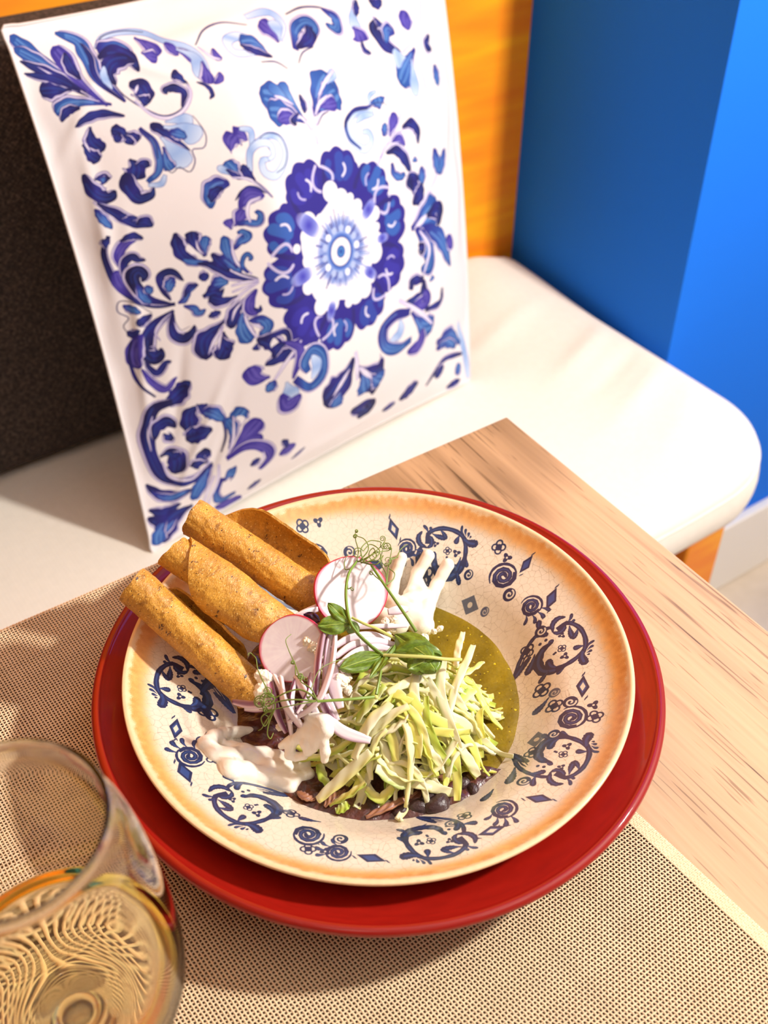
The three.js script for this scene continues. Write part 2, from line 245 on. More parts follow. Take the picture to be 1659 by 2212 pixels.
      if (i % 2) ln(0.2, 130, 178, 6, '#c4bce2', -0.18); else ln(-0.22, 132, 172, 6, '#c4bce2', 0.2);
      ln(0.31, 128, 172, 10, '#241a70');
    }
    // white ruffle with scalloped lobes
    for (let pass = 0; pass < 2; pass++) for (let i = 0; i < 26; i++) { const a = i / 26 * 2 * Math.PI + 0.1, r = 100 + 14 * Math.sin(i * 2.4) + 14 * Math.cos(a * 5 + 0.6), rad = 15 + 6 * Math.sin(i * 1.7); const [p, q] = pol(a, r); x.beginPath(); x.arc(p, q, rad * c1 + (pass ? 0 : 3), 0, 7); x.fillStyle = pass ? '#efecf3' : '#2b237c'; x.fill(); }
    blob((a) => 104 + 8 * Math.sin(a * 5 + 2), '#efecf3');
    for (const [a, r, w] of [[-2.35, 105, 40], [3.0, 112, 34], [-0.55, 108, 30], [0.75, 100, 26], [2.0, 118, 26], [0.1, 122, 22]]) { const g = x.createRadialGradient(...pol(a, r), 1, ...pol(a, r), w * c1); g.addColorStop(0, '#3a38b0'); g.addColorStop(0.5, '#7f88d4'); g.addColorStop(1, 'rgba(250,248,253,0)'); x.fillStyle = g; x.beginPath(); x.ellipse(...pol(a, r), w * c1 * 0.9, w * c1 * 0.42, a, 0, 7); x.fill(); }
    { const g = x.createRadialGradient(fx, fy, 20 * c1, fx, fy, 74 * c1); g.addColorStop(0, '#5470be'); g.addColorStop(0.7, '#8a9ad4'); g.addColorStop(1, 'rgba(239,236,243,0)'); x.fillStyle = g; x.beginPath(); x.arc(fx, fy, 74 * c1, 0, 7); x.fill(); }
    // stamens
    for (let i = 0; i < 84; i++) { const a = i / 84 * 2 * Math.PI, r1 = 62 + rr(-8, 18) + 8 * Math.sin(a * 3); x.beginPath(); x.moveTo(...pol(a, 26)); x.lineTo(...pol(a + rr(-0.05, 0.05), r1)); x.lineWidth = rr(1.5, 4.5) * c1 * 0.7; x.strokeStyle = ['#3a3f9e', '#5a78c4', '#8898d2', '#2c2c80'][i % 4]; x.stroke(); }
    for (const [r, col] of [[40, '#7f98d4'], [35, '#4a6cc0'], [29, '#1f2370'], [27, '#efecf4'], [12, '#26348e'], [10, '#3d74bc'], [4, '#21409a']]) { x.beginPath(); x.arc(fx, fy, r * c1, 0, 7); x.fillStyle = col; x.fill(); }
    for (let i = 0; i < 14; i++) { const a = i / 14 * 6.283; x.beginPath(); x.arc(...pol(a, 46), 7 * c1, 0, 7); x.fillStyle = i % 3 ? '#a9b8e2' : '#eef0fa'; x.fill(); }
    // ---- scrolls, leaves and sprays
    k('Mh',15,115,141,69,89,31,42,8,13);k('Mh',12,110,136,47,67,7,33);k('Dt',10,98,129,55,86,10,54);
k('Vt',4,109,139,59,90,35,67);k('Dt',8,87,118,55,92,10,74);k('Dh',16,74,113,46,108,24,105);
k('Mh',14,127,149,81,136,53,137,38,149);k('Dt',8,77,144,56,145,41,160);k('Dt',8,141,171,109,160,83,162,60,173);
k('Ph',19,120,150,88,97,81,66,72,41);k('Dt',10,95,100,86,77,87,54);k('Mt',15,150,149,122,99,120,63,116,40,86,22);
k('Dt',5,148,149,120,102,125,64,120,44);k('Ll',6,140,58,161,43,201,41,235,49,261,69,293,86,305,109,301,138);k('Ol',2,139,58,160,42,202,39,236,48);
k('Ms',15,141,66,165,61,188,66,194,83);k('Dt',14,136,73,162,66,184,75,191,88,191,107);k('Dt',15,194,90,177,83,153,86,141,101,146,120);
k('Lt',7,140,87,133,104,138,125);k('Ol',3,141,106,151,137,175,166,201,185,229,182,255,160,259,138,247,129);k('Vl',6,165,151,185,180,207,190,236,182,258,157,258,143);
k('Ds',11,242,121,251,128,257,142);k('Dt',8,234,177,247,155,236,145,220,146,219,152);k('Ph',18,215,53,231,73,236,90);
k('Wh',8,231,81,229,89,228,92);k('Ph',13,211,79,222,87,233,93);k('Pt',10,260,71,265,82,269,96);
k('Pt',7,272,85,283,99,284,114);k('Lh',14,272,85,294,106,283,140);k('Ph',13,302,113,298,137,293,151);
k('Dt',4,275,143,289,154,291,168,283,175);k('Pt',6,302,153,317,146,321,136);k('Dt',20,167,123,183,131,185,145,181,160);
k('Dh',12,171,145,180,153,186,159);k('Vt',5,170,140,181,127);k('Dh',13,133,214,126,196,111,190);
k('Dh',11,133,199,141,206,147,217);k('Dh',9,131,201,134,211,131,219);k('Dt',8,123,196,113,211);
k('Dh',15,83,177,79,200,92,220);k('Dh',13,62,203,69,222,80,235);k('Vt',4,66,196,70,218);
k('Ds',10,175,192,197,217,222,250);k('Lh',14,199,195,227,198,242,205);k('Lh',23,194,202,228,218,240,237);
k('Lh',22,184,218,199,249,209,275);k('Mt',10,198,213,212,218,223,227);k('Mh',11,182,234,180,263,183,275);
k('Ol',2,245,194,250,208,254,231,244,250,225,249,224,268,210,285,196,273,182,280,175,267);k('Ml',6,156,196,170,221,170,252,162,274,141,286);k('Ol',2,157,197,171,223,168,252);
k('Ll',5,141,292,161,294,171,281);k('Dh',19,125,242,131,257,122,278);k('Dh',8,129,254,145,253,147,263);
k('Ds',16,112,262,111,292,122,312,142,308,148,297);k('Dh',13,62,264,74,265,79,273);k('Mh',7,71,264,78,269);
k('Dt',15,48,251,51,273,61,292,77,298,89,289);k('Vl',5,49,300,65,323,79,342,98,355);k('Dt',10,54,304,78,328,102,351,128,363);
k('Dh',7,83,339,90,329);k('Dh',8,99,346,104,338);k('Dt',9,104,354,120,351,129,364);
k('Mt',8,48,313,55,333,65,352);k('Dl',6,56,363,44,386,43,423,53,461,74,489,104,508,134,511);k('Dh',8,47,386,51,367);
k('Pt',17,72,481,57,451,54,427);k('Pt',10,62,424,64,401,79,384,99,380);k('Dt',7,72,377,94,372,110,381);
k('Dt',8,70,467,66,434,74,413,85,409,94,417,105,420);k('Dt',14,128,510,93,490,79,463,79,442,89,436,96,447,91,458);k('Mt',8,82,461,87,488,97,500);
k('Mt',8,96,466,100,483);k('Dt',8,128,503,119,479,121,456,135,449,148,458,156,472);k('Mt',10,142,462,133,473,129,487);
k('Mt',6,139,511,150,508,160,493,178,485);k('Dt',6,152,503,163,486,178,485);k('Mt',7,147,518,164,528,168,538,181,534);
k('Dt',10,181,473,199,473);k('Dh',27,181,509,203,504,217,509);k('Dh',13,239,522,210,525,190,513);
k('Mt',13,199,492,213,489,227,494);k('Wh',11,218,499,219,501);k('Dt',7,183,549,205,544);
k('Ol',2,93,518,65,490,46,485,40,503,54,518,42,531,49,547,68,547);k('Dt',9,92,520,71,531,64,536);k('Mt',7,51,493,75,514);
k('Dt',8,45,543,53,550,67,546);k('Dt',15,129,522,98,538,76,560,69,587,77,606,92,603,94,588);k('Dh',16,72,588,82,598,91,593);
k('Vt',4,127,524,104,539,91,556,96,574);k('Pt',18,69,554,53,574,47,600,54,619);k('Dt',7,65,603,70,625,81,635,96,619,107,618);
k('Dl',3,49,563,40,589,40,620,46,652,66,681);k('Pt',8,55,621,67,652,86,671,110,651);k('Dt',15,96,687,114,675,131,666);
k('Dt',11,127,525,120,558,130,579,147,575,158,559);k('Vt',4,125,543,130,565,140,569);k('Ol',1,127,542,134,562,150,559);
k('Dt',14,161,383,160,404,167,429,186,443);k('Mt',6,203,447,177,442,162,433);k('Wh',9,195,436,174,410);
k('Dh',14,198,437,186,404,187,386);k('Mh',9,200,436,202,417,208,400);k('Vt',4,197,433,191,419,191,403);
k('Dt',10,185,446,207,455,229,474,252,489,277,499);k('Vl',4,216,443,231,467,253,487,278,501);k('Dt',10,210,434,221,452,233,473);
k('Mt',9,224,442,240,462,252,480);k('Mh',10,246,471,236,441,236,407);k('Vl',5,248,417,245,442,250,465,269,488);
k('Ph',10,250,399,248,379);k('Ph',13,258,395,268,382,279,369);k('Ml',6,262,391,279,393,296,398,303,387,297,376);
k('Mt',9,249,436,261,424,274,419,269,409,259,406);k('Vt',3,252,422,262,412,267,412);k('Ml',4,263,484,256,470,261,453,269,450,273,458,269,462);
k('Vl',5,278,503,254,500,231,501);k('Vl',4,278,505,252,509,230,513);k('Vl',5,277,506,240,524,215,553,197,577);
k('Dh',21,210,563,184,579,168,594,165,632);k('Dh',19,203,584,201,613,187,638);k('Dh',11,198,593,205,610,212,619);
k('Vt',6,205,573,184,598,170,622);k('Vt',5,202,577,193,601,189,617);k('Dh',13,253,530,232,547,215,582);
k('Vt',5,246,533,229,549,220,568);k('Mh',17,252,540,236,574,237,599,246,617);k('Vl',5,249,534,244,567,251,597,271,630);
k('Pt',11,272,518,257,538,255,557,267,565);k('Dt',4,261,552,270,560,273,550);k('Mt',12,249,574,273,580,279,597,262,608);
k('Vt',5,253,581,271,595);k('Dt',18,256,614,280,629,306,660);k('Dl',6,265,616,285,614,308,613,313,628,308,638);
k('Dh',7,255,622,251,636);k('Wt',10,309,649,288,637,286,620);k('Pt',18,338,636,312,656,275,659);
k('Dt',13,326,650,299,661,264,671);k('Vl',7,337,639,308,669,276,710);k('Ph',23,271,698,247,694,234,666);
k('Pt',10,314,715,332,655,299,631);k('Ml',15,318,716,353,747,387,731,386,690,360,669,340,690,348,711);k('Lt',16,359,679,371,706,357,730);
k('Lh',22,301,718,311,759);k('Pt',19,291,741,305,772,330,754);k('Mt',11,280,708,263,728);
k('Dt',10,281,661,289,642,305,636);k('Dt',20,125,673,105,688,82,703);k('Dl',15,93,699,62,702,45,728,38,754,38,803,56,854,90,880);
k('Dt',10,56,854,90,879,130,875,153,854);k('Vl',6,55,818,69,859,109,877,148,849);k('Vl',4,53,718,39,750,38,788);
k('Dt',14,90,753,78,737,57,743,48,767);k('Dh',13,66,758,73,768,82,765);k('Dh',21,142,720,120,731,115,771);
k('Dh',12,134,716,151,733);k('Dt',22,105,785,126,782,157,777);k('Dh',16,120,760,118,779);
k('Dh',24,52,805,72,802,84,828,78,855);k('Dh',12,76,803,87,819);k('Dh',15,143,850,130,832,151,826);
k('Dh',15,143,850,122,848,115,855);k('Ol',6,150,735,175,760,181,800,171,836);k('Mt',15,140,734,160,743,181,767);
k('Mh',21,189,819,204,769,220,749);k('Wh',12,201,794,213,765);k('Ph',26,187,848,225,810,251,785);
k('Ph',18,187,850,221,833,258,833);k('Mh',13,187,834,196,793,185,761);k('Vl',6,185,849,196,811,198,762);
k('Pl',13,182,857,224,842,258,856,281,889,262,918);k('Vt',6,262,869,266,888,255,908);k('Dt',10,237,897,257,885);
k('Mh',18,178,912,192,898,205,900);k('Ml',9,175,902,161,931,173,961,213,960);k('Mh',18,152,859,132,889,106,928);
k('Vl',9,157,888,142,919,131,954);k('Vl',7,166,864,165,903,149,940,140,968);k('Dt',13,18,856,37,883,73,902,108,901);
k('Mt',8,25,878,58,902,103,901);k('Dt',11,11,911,40,928,81,925);k('Dt',16,5,926,37,948,72,937);
k('Dh',35,106,939,58,952,19,989);k('Mh',16,71,953,42,966,15,956);k('Mh',23,45,946,23,970,18,994);
k('Pt',17,303,896,322,889,341,886);k('Dt',7,301,856,311,866,318,884);k('Dt',11,248,970,278,956);
k('Dt',6,346,931,378,912);k('Pt',19,244,996,216,989,164,975);k('Mh',33,448,249,420,211,374,186);
k('Bh',15,447,242,432,196,429,178);k('Bh',13,438,236,416,192,399,178);k('Mh',28,453,255,412,231,376,218);
k('Pt',15,435,242,409,237,390,238);k('Vl',6,437,220,418,204,404,197);k('Vl',6,459,272,443,244,420,243);
k('Dt',6,429,254,423,246,442,237);k('Dt',7,459,207,459,227,455,240);k('Mh',39,475,248,509,217,546,191);
k('Mh',33,482,245,523,232,550,224);k('Ph',16,491,238,519,240,538,242);k('Lh',12,532,205,562,188);
k('Vl',7,503,219,531,200,561,186);k('Vl',7,478,249,499,232,522,224);k('Vl',9,477,221,469,257,463,299);
k('Vt',6,474,267,492,251,513,249);k('Ot',3,476,268,496,253,514,251);k('Ps',17,296,239,308,242,316,255);
k('Ph',18,285,270,288,250,300,240);k('Ll',6,319,266,327,240,310,232);k('Wh',15,290,291,300,263);
k('Ll',9,322,265,354,255,379,266,384,291,368,314,346,325,328,314,330,294,342,294);k('Ol',2,324,262,356,252,382,263,387,292,372,315,351,321);k('Ol',2,327,263,343,262,351,282);
k('Ll',8,304,308,315,273,338,264,356,272,355,290,342,295);k('Mh',14,291,316,279,300,269,281);k('Lh',7,277,308,255,286);
k('Dt',5,294,317,280,309,267,294);k('Dt',9,308,326,297,304,296,292);k('Vl',5,330,359,315,336,297,318,273,310);
k('Ol',2,331,361,317,338,305,322);k('Mt',18,266,319,248,318,234,327,226,354);k('Dt',10,254,323,237,329,230,344);
k('Dt',4,268,350,286,336,302,335,321,350);k('Pt',14,271,365,293,346,317,354);k('Vl',6,310,354,290,359,282,378,284,394);
k('Mh',26,645,280,645,258);k('Ol',2,622,269,638,267,659,273,669,281);k('Ll',5,618,265,625,251,648,247);
k('Ll',10,624,281,592,269,559,275,544,294,555,322,580,339,601,328,597,311,581,307);k('Ml',3,622,269,575,264,545,280,544,308,567,335);k('Dt',4,613,272,575,265,546,278,540,288);
k('Lt',8,625,286,592,280,570,287);k('Vl',8,604,376,629,354,652,331,664,299);k('Mt',10,636,330,650,308);
k('Ph',16,654,335,669,317,690,300);k('Vl',7,654,343,681,330,706,304);k('Dt',13,699,330,734,331,753,353,746,376);
k('Vt',5,629,354,665,342,707,333);k('Pt',10,658,348,684,348,699,366);k('Dt',14,634,362,666,366,685,383,698,405,703,420);
k('Vt',5,614,366,643,351,685,354);k('Ml',8,647,385,647,405,667,419,685,418);k('Vl',11,690,526,730,493,793,469,839,439);
k('Dt',18,693,433,715,456,720,484);k('Dl',9,735,443,705,428,692,438,705,453);k('Mt',16,747,421,744,457);
k('Dt',21,698,483,729,472,744,454);k('Mt',20,811,403,825,459);k('Mt',17,872,420,825,461);
k('Mh',10,727,395,724,406);k('Mh',44,684,530,748,522,801,525);k('Vt',14,694,533,754,521);
k('Dt',23,748,522,808,530,794,561);k('Mt',27,699,535,737,577,743,625,707,624);k('Vl',11,714,543,747,593,717,637);
k('Dt',14,704,569,718,583,701,583);k('Mt',24,732,540,803,591,852,667);k('Pt',19,834,599,876,632);
k('Dl',13,716,649,672,639,666,654);k('Dt',20,716,649,709,683,645,674);k('Pt',23,670,690,727,699,715,673);
k('Dl',9,801,699,795,726,722,720);k('Mh',30,665,704,721,758,767,770);k('Vl',11,621,659,693,711,760,767);
k('Ml',16,660,699,610,689,569,703,575,744,627,772,672,768);k('Lt',16,625,704,626,733,593,739);k('Pt',22,662,794,711,794,715,759);
k('Mh',12,753,653,753,665);k('Dh',51,480,731,450,777,397,809);k('Mh',25,449,797,437,834);
k('Dh',58,491,761,550,807,582,808);k('Mh',32,510,776,537,837);k('Mh',26,541,803,584,830);
k('Vl',12,484,719,497,791);k('Vt',12,468,752,424,800);k('Vt',12,495,759,546,809);
k('Dt',30,502,872,566,896,538,910);k('Dt',26,695,934,757,915);k('Dt',12,640,941,685,941);
k('Mt',29,802,846,849,837,918,885);k('Dl',8,800,941,845,899,956,917);k('Dt',21,826,925,866,919);
k('Mt',22,931,958,953,944);k('Ll',15,922,828,974,924,995,990);k('Dt',12,906,986,961,986);
k('Ml',10,795,826,881,839,943,887);k('Lh',17,691,85,666,117,660,138);k('Dt',8,699,86,676,113);
k('Ph',26,654,128,660,144,659,158);k('Dt',6,660,155,658,172,672,182);k('Dt',17,727,130,707,143,724,181,760,200);
k('Dh',17,721,143,733,134);k('Mt',14,762,164,745,154,723,175);k('Pt',26,824,134,813,149,810,169);
k('Vl',8,863,121,855,155,816,188,764,202);k('Mh',33,812,204,766,229,726,254);k('Lh',23,770,212,729,206);
k('Lh',21,789,220,771,289);k('Vl',9,891,127,819,235,819,289);k('Dt',12,889,195,864,210,884,223);
k('Mt',18,879,252,883,295);k('Dt',12,729,93,743,104,765,101);k('Ol',3,307,86,339,66,383,61,430,75);
k('Pt',7,333,97,332,110,339,116);k('Vt',5,309,89,323,111,337,117);k('Ll',10,419,122,368,111,367,93,400,89,428,106);
k('Mh',18,436,132,420,107,390,101);k('Dt',7,441,136,411,119,388,103);k('Ol',3,411,138,442,145,460,161);
k('Ll',9,438,62,493,65,503,86,476,114);k('Ph',21,471,116,468,93,459,74);k('Lh',16,478,112,489,78);
k('Ml',11,498,135,523,102,556,95,567,109,539,125);k('Dt',15,503,133,546,121,550,102);k('Ol',3,489,158,510,143,540,139);
k('Ol',4,522,75,562,71,601,79,630,96);k('Mt',12,605,83,623,104,613,122,594,109);

  });
  print.wrapS = print.wrapT = THREE.ClampToEdgeWrapping;
  const weave = pixelTex(256, 256, (u, v) => 128 + (Math.sin(u * 402) + Math.sin(v * 402)) * 18 + fbm(u * 20, v * 20, 1, 2) * 20, false);
  weave.repeat.set(6, 6);
  const crease = pixelTex(512, 512, (u, v) => {
    let h = 128 + fbm(u * 4, v * 4, 2, 3) * 34;
    for (const [cu, cv, ang, L, a, s] of [[0.06, 0.42, 1.45, 0.16, 60, 0.010], [0.1, 0.3, 1.3, 0.12, -46, 0.012], [0.05, 0.66, 1.5, 0.13, 54, 0.012], [0.12, 0.18, 1.1, 0.14, 60, 0.011], [0.16, 0.16, 1.2, 0.1, -40, 0.01], [0.3, 0.93, 0.1, 0.14, 40, 0.014], [0.2, 0.9, -0.5, 0.08, 40, 0.012], [0.93, 0.45, 1.5, 0.1, 50, 0.012], [0.9, 0.62, 1.2, 0.08, 44, 0.012], [0.5, 0.06, 0, 0.2, 24, 0.02], [0.08, 0.85, 0.9, 0.1, 46, 0.012]]) { const dx = u - cu, dy = v - cv, p = dx * Math.cos(ang) + dy * Math.sin(ang), q = -dx * Math.sin(ang) + dy * Math.cos(ang); h += a * Math.exp(-p * p / (L * L) - q * q / (s * s)); }
    return h;
  }, false);
  crease.wrapS = crease.wrapT = THREE.ClampToEdgeWrapping;
  const cover = std({ map: print, roughness: 0.82, bumpMap: crease, bumpScale: 0.013 });
  const plain = std({ color: srgb(232, 226, 226), roughness: 0.9, bumpMap: weave, bumpScale: 0.0002 });
  const BL = V(0.0367, SY, -0.4467), BR = V(0.4733, SY, -0.5049), TL = V(0.042, 0.959, -0.581), TR = V(0.504, 0.964, -0.642), H = 0.1;
  const nrm = BR.clone().sub(BL).cross(TL.clone().sub(BL)).normalize();
  const fx0 = (x) => { const k = -0.33; if (x < k) { const l = clamp((x + 1) / (1 + k), 0, 1); return 1 - (1 - l) ** 1.08; } return clamp(1 - Math.abs((x - k) / (1 - k)) ** 2.7, 0, 1); };
  const fx = (x) => { let o = 0; for (const [d, w] of [[-0.03, 0.2], [-0.01, 0.3], [0.01, 0.3], [0.03, 0.2]]) o += w * fx0(clamp(x + d, -1, 1)); const e = clamp((1 - Math.abs(x)) / 0.09, 0, 1); return o * (e + (1 - e) * e); };
  const seam = (u, v) => { const x = 2 * u - 1, y = 2 * v - 1, a = 0.5 + (u - 0.5) * (1 - (x < 0 ? 0.035 : -0.05) * (1 - y * y)), b = 0.5 + (v - 0.5) * (1 - 0.03 * (1 - x * x)); const p = BL.clone().lerp(BR, a), q = TL.clone().lerp(TR, a); return p.lerp(q, b); };
  const ripple = (u, v) => { const e = Math.min(u, 1 - u, v, 1 - v); return (1 - smooth(e, 0.0, 0.16)) * (Math.sin(v * 31 + 2 * nz(u * 3, v * 7)) * 0.0016 + fbm(u * 9, v * 9, 3, 2) * 0.004) * smooth(e, 0, 0.03); };
  const front = (u, v) => { const x = 2 * u - 1, y = 2 * v - 1; const p = seam(u, v).addScaledVector(nrm, H * fx(x) * (1 - Math.abs(y) ** 3) + ripple(u, v)); p.y = Math.max(p.y, SY); return p; };
  const back = (u, v) => { const x = 2 * u - 1, y = 2 * v - 1; const p = seam(1 - u, v).addScaledVector(nrm, -0.05 * (1 - x ** 4) * (1 - y ** 4)); p.y = Math.max(p.y, SY); p.z = Math.max(p.z, -0.629); return p; };
  const t = thing('throw_pillow', 'white square throw pillow with a blue baroque flower print, leaning on the backrest', 'pillow', V(0, 0, 0));
  part('front_cover', sheet(front, 120, 120), cover, t);
  part('back_cover', sheet(back, 60, 60), plain, t);
  const rim = []; for (const [f, n] of [[(s) => [s, 0], 30], [(s) => [1, s], 30], [(s) => [1 - s, 1], 30], [(s) => [0, 1 - s], 30]]) for (let i = 0; i < n; i++) rim.push(seam(...f(i / n)));
  part('seam', new THREE.TubeGeometry(new THREE.CatmullRomCurve3(rim, true), 360, 0.0013, 5, true), plain, t);
}

// ------------------------------------------------------------------ table
const TX = 0.235, TZ = -0.175;                               // far right corner of the table top
{
  const oak = pixelTex(1024, 2048, (u, v) => {      // u along the grain (0.9 m), v across (0.5 m)
    const x = u * 0.9, y = v * 0.5, heartFalloff = smooth(fbm(x * 3.2 + 0.9, y * 5 + 0.4, 31, 2) + 0.5 - 1.6 * smooth(x, 0.24, 0.46), -0.05, 0.4), sway = fbm(x * 1.3, y * 3, 1, 3) * 0.05;  // darker grain figure kept to the far end, partly painting in fading light
    const yy = y + sway * 0.35, cath = Math.sin((yy * 26 + fbm(x * 1.1, yy * 9, 5, 3) * 2.2) * 6.28) * 0.5 + 0.5;
    const fine = fbm(x * 7, yy * 330, 3, 3), streak = smooth(fbm(x * 6, yy * 150, 11, 3), 0.1, 0.4), pore = smooth(nz(x * 22, yy * 520, 17) + 0.4 * nz(x * 60, yy * 900, 3), 0.4, 0.62), line = smooth(nz(x * 6, yy * 330, 41), 0.42, 0.56), tone = fbm(x * 0.8, yy * 14, 23, 3);
    let k = 1.04 + tone * 0.1 - cath * 0.03 + fine * 0.08 - streak * (0.08 + 0.24 * heartFalloff) - pore * 0.24 - line * 0.3 - heartFalloff * (0.2 + 0.16 * cath);
    for (const [kx, ky, s] of [[0.4, 0.165, 0.004], [0.43, 0.15, 0.003], [0.31, 0.12, 0.004]]) { const d = Math.hypot((x - kx) * 0.6, yy - ky) / s; if (d < 1) k -= (1 - d) * 0.45; }
    return [208 * k, 170 * k ** 1.07, 130 * k ** 1.17];
  });
  const oakB = pixelTex(1024, 512, (u, v) => 140 + fbm(u * 8, v * 200, 3, 3) * 90, false);
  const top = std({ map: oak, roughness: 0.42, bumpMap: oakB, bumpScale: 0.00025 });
  const ang = 0.037, y0 = T - 0.028;
  const s = new THREE.Shape(); s.moveTo(TX - 1.05, -TZ); s.lineTo(TX, -TZ); s.lineTo(TX - Math.tan(ang) * 0.68, -TZ - 0.68); s.lineTo(TX - 1.05, -TZ - 0.68); s.closePath();
  const g = new THREE.ExtrudeGeometry(s, { depth: 0.026, bevelEnabled: true, bevelSize: 0.001, bevelThickness: 0.001, bevelOffset: -0.001, bevelSegments: 2 });
  g.rotateX(-Math.PI / 2); g.translate(0, y0 + 0.001, 0);
  const p = g.attributes.position, n = g.attributes.normal, uv = [];
  for (let i = 0; i < p.count; i++) { const x = p.getX(i), z = p.getZ(i), a = (z - TZ) + 0.2, b = (TX - x) + (z - TZ) * -ang * 1 + 0.05; if (Math.abs(n.getY(i)) > 0.6) uv.push(a / 0.9, b / 0.5); else uv.push((a + b) / 0.9, (b + p.getY(i)) / 0.5); }
  g.setAttribute('uv', new THREE.Float32BufferAttribute(uv, 2));
  const t = thing('dining_table', 'light oak dining table under the woven placemat and red plate', 'table', V(0, 0, 0));
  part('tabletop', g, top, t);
  const iron = std({ color: srgb(40, 38, 36), roughness: 0.5, metalness: 0.6 });
  const col = new THREE.CylinderGeometry(0.035, 0.035, y0 - 0.02, 24); col.translate(-0.2, 0.02 + (y0 - 0.02) / 2 - 0.0, 0.17); part('column', col, iron, t);
  part('foot_plate', rbox(-0.42, 0.02, 0, 0.02, -0.05, 0.39, 0.006), iron, t);
  part('top_plate', rbox(-0.38, -0.02, y0 - 0.006, y0 - 0.0005, 0.02, 0.32, 0.002), iron, t);
}
// ------------------------------------------------------------------ woven placemat: warp and weft threads that cross over and under
{
  const x0 = -0.33, x1 = 0.0565, z1 = 0.335, pitch = 0.00188, ze = TZ - 0.001, rad = 0.003, y = T + 0.0011, over = 0.03;
  const arc = rad * Math.PI / 2;
  // place on the mat: z before the table's far edge bends down over it; lift is the height of the thread above the mat's middle
  const put = (x, z, lift, out) => { const d = ze - z; if (d <= 0) out.push(x, y + lift, z); else if (d < arc) { const a = d / rad; out.push(x, y - rad + Math.cos(a) * (rad + lift), ze - Math.sin(a) * (rad + lift)); } else out.push(x, y - rad - (d - arc), ze - rad - lift); };
  const skewAt = (z) => (z - TZ) * 0.047;                      // the mat lies turned by 2.7 degrees
  const thread = (alongX, k, from, to, step, w, amp, start, tone, P, C, I) => {
    const n = Math.round((to - from) / step), base = P.length / 3; rnd = mulberry(k * 2 + (alongX ? 1 : 0) + 5);
    const ww = w * rr(0.88, 1.12), tn = tone * rr(0.9, 1.08), yel = rr(0.9, 1.05), ph = rr(0, 9);
    for (let i = 0; i <= n; i++) {
      const s = from + i * step, wave = Math.cos(i * Math.PI + (start ? Math.PI : 0)) * amp, wob = nz(s * 120, k * 0.7, ph) * 0.00022, c = start + wob, wd = ww * (1 + 0.16 * nz(s * 300, k, ph + 4)), v = tn * (1 + 0.16 * nz(s * 90, k * 1.3, ph));
      for (const [o, h] of [[-1, -0.00012], [0, 0.0003], [1, -0.00012]]) { const a = k + wob + o * wd / 2; alongX ? put(s + skewAt(a), a, wave + h, P) : put(a + skewAt(s), s, wave + h, P); C.push(0.86 * v, 0.7 * v * yel, 0.45 * v * yel); }
      if (i) { const b = base + (i - 1) * 3; for (let j = 0; j < 2; j++) alongX ? I.push(b + j, b + j + 1, b + 3 + j, b + j + 1, b + 4 + j, b + 3 + j) : I.push(b + j, b + 3 + j, b + j + 1, b + j + 1, b + 3 + j, b + 4 + j); }
    }
  };
  const build = (fn) => { const P = [], C = [], I = []; fn(P, C, I); const g = new THREE.BufferGeometry(); g.setAttribute('position', new THREE.Float32BufferAttribute(P, 3)); g.setAttribute('color', new THREE.Float32BufferAttribute(C, 3)); g.setIndex(I); g.computeVertexNormals(); return g; };
  const yarn = std({ vertexColors: true, roughness: 0.85, side: THREE.DoubleSide });
  const nx = Math.floor((x1 - x0) / pitch), zs = ze - over, nzz = Math.floor((z1 - zs) / pitch);
  const t = thing('placemat', 'beige woven placemat hanging over the far table edge, under the red plate', 'placemat', V(0, 0, 0));
  // `start` doubles as the phase of a thread: 0 or a tiny number
  const warp = build((P, C, I) => { for (let i = 0; i <= nx; i++) thread(false, x0 + i * pitch, zs, z1, pitch, 0.00078, 0.0003 * (i % 2 ? 1 : -1), 0, 1, P, C, I); });
  const weft = build((P, C, I) => { for (let j = 0; j <= nzz; j++) thread(true, zs + j * pitch, x0, x1 + 0.0005, pitch, 0.00074, 0.0003 * (j % 2 ? -1 : 1), 0, 0.98, P, C, I); });
  const hem = build((P, C, I) => { for (let i = 0; i < 7; i++) thread(false, x1 - 0.0064 + i * 0.00105, zs, z1, pitch * 0.75, 0.00095, 0.00026 * (i % 2 ? 1 : -1), 0, 1.05, P, C, I); for (let j = 0; j <= nzz * 2; j++) thread(true, zs + j * pitch * 0.5, x1 - 0.0072, x1 + 0.0008, 0.001, 0.0008, 0.0003 * (j % 2 ? -1 : 1), 0, 1.08, P, C, I); });
  const film = []; { const g = sheet((u, v) => { const o = []; const z = lerp(zs, z1, v), x = lerp(x0, x1, u); put(x + skewAt(z), z, -0.0008, o); return V(o[0], o[1], o[2]); }, 8, 500); part('backing', g, std({ color: srgb(74, 44, 22), roughness: 0.8, side: THREE.DoubleSide }), t, 'dark brown backing seen through the weave'); }
  for (const [n, g] of [['warp_yarn', warp], ['weft_yarn', weft], ['hem_stitching', hem]]) { const m = part(n, g, yarn, t); m.userData.kind = 'stuff'; }
}

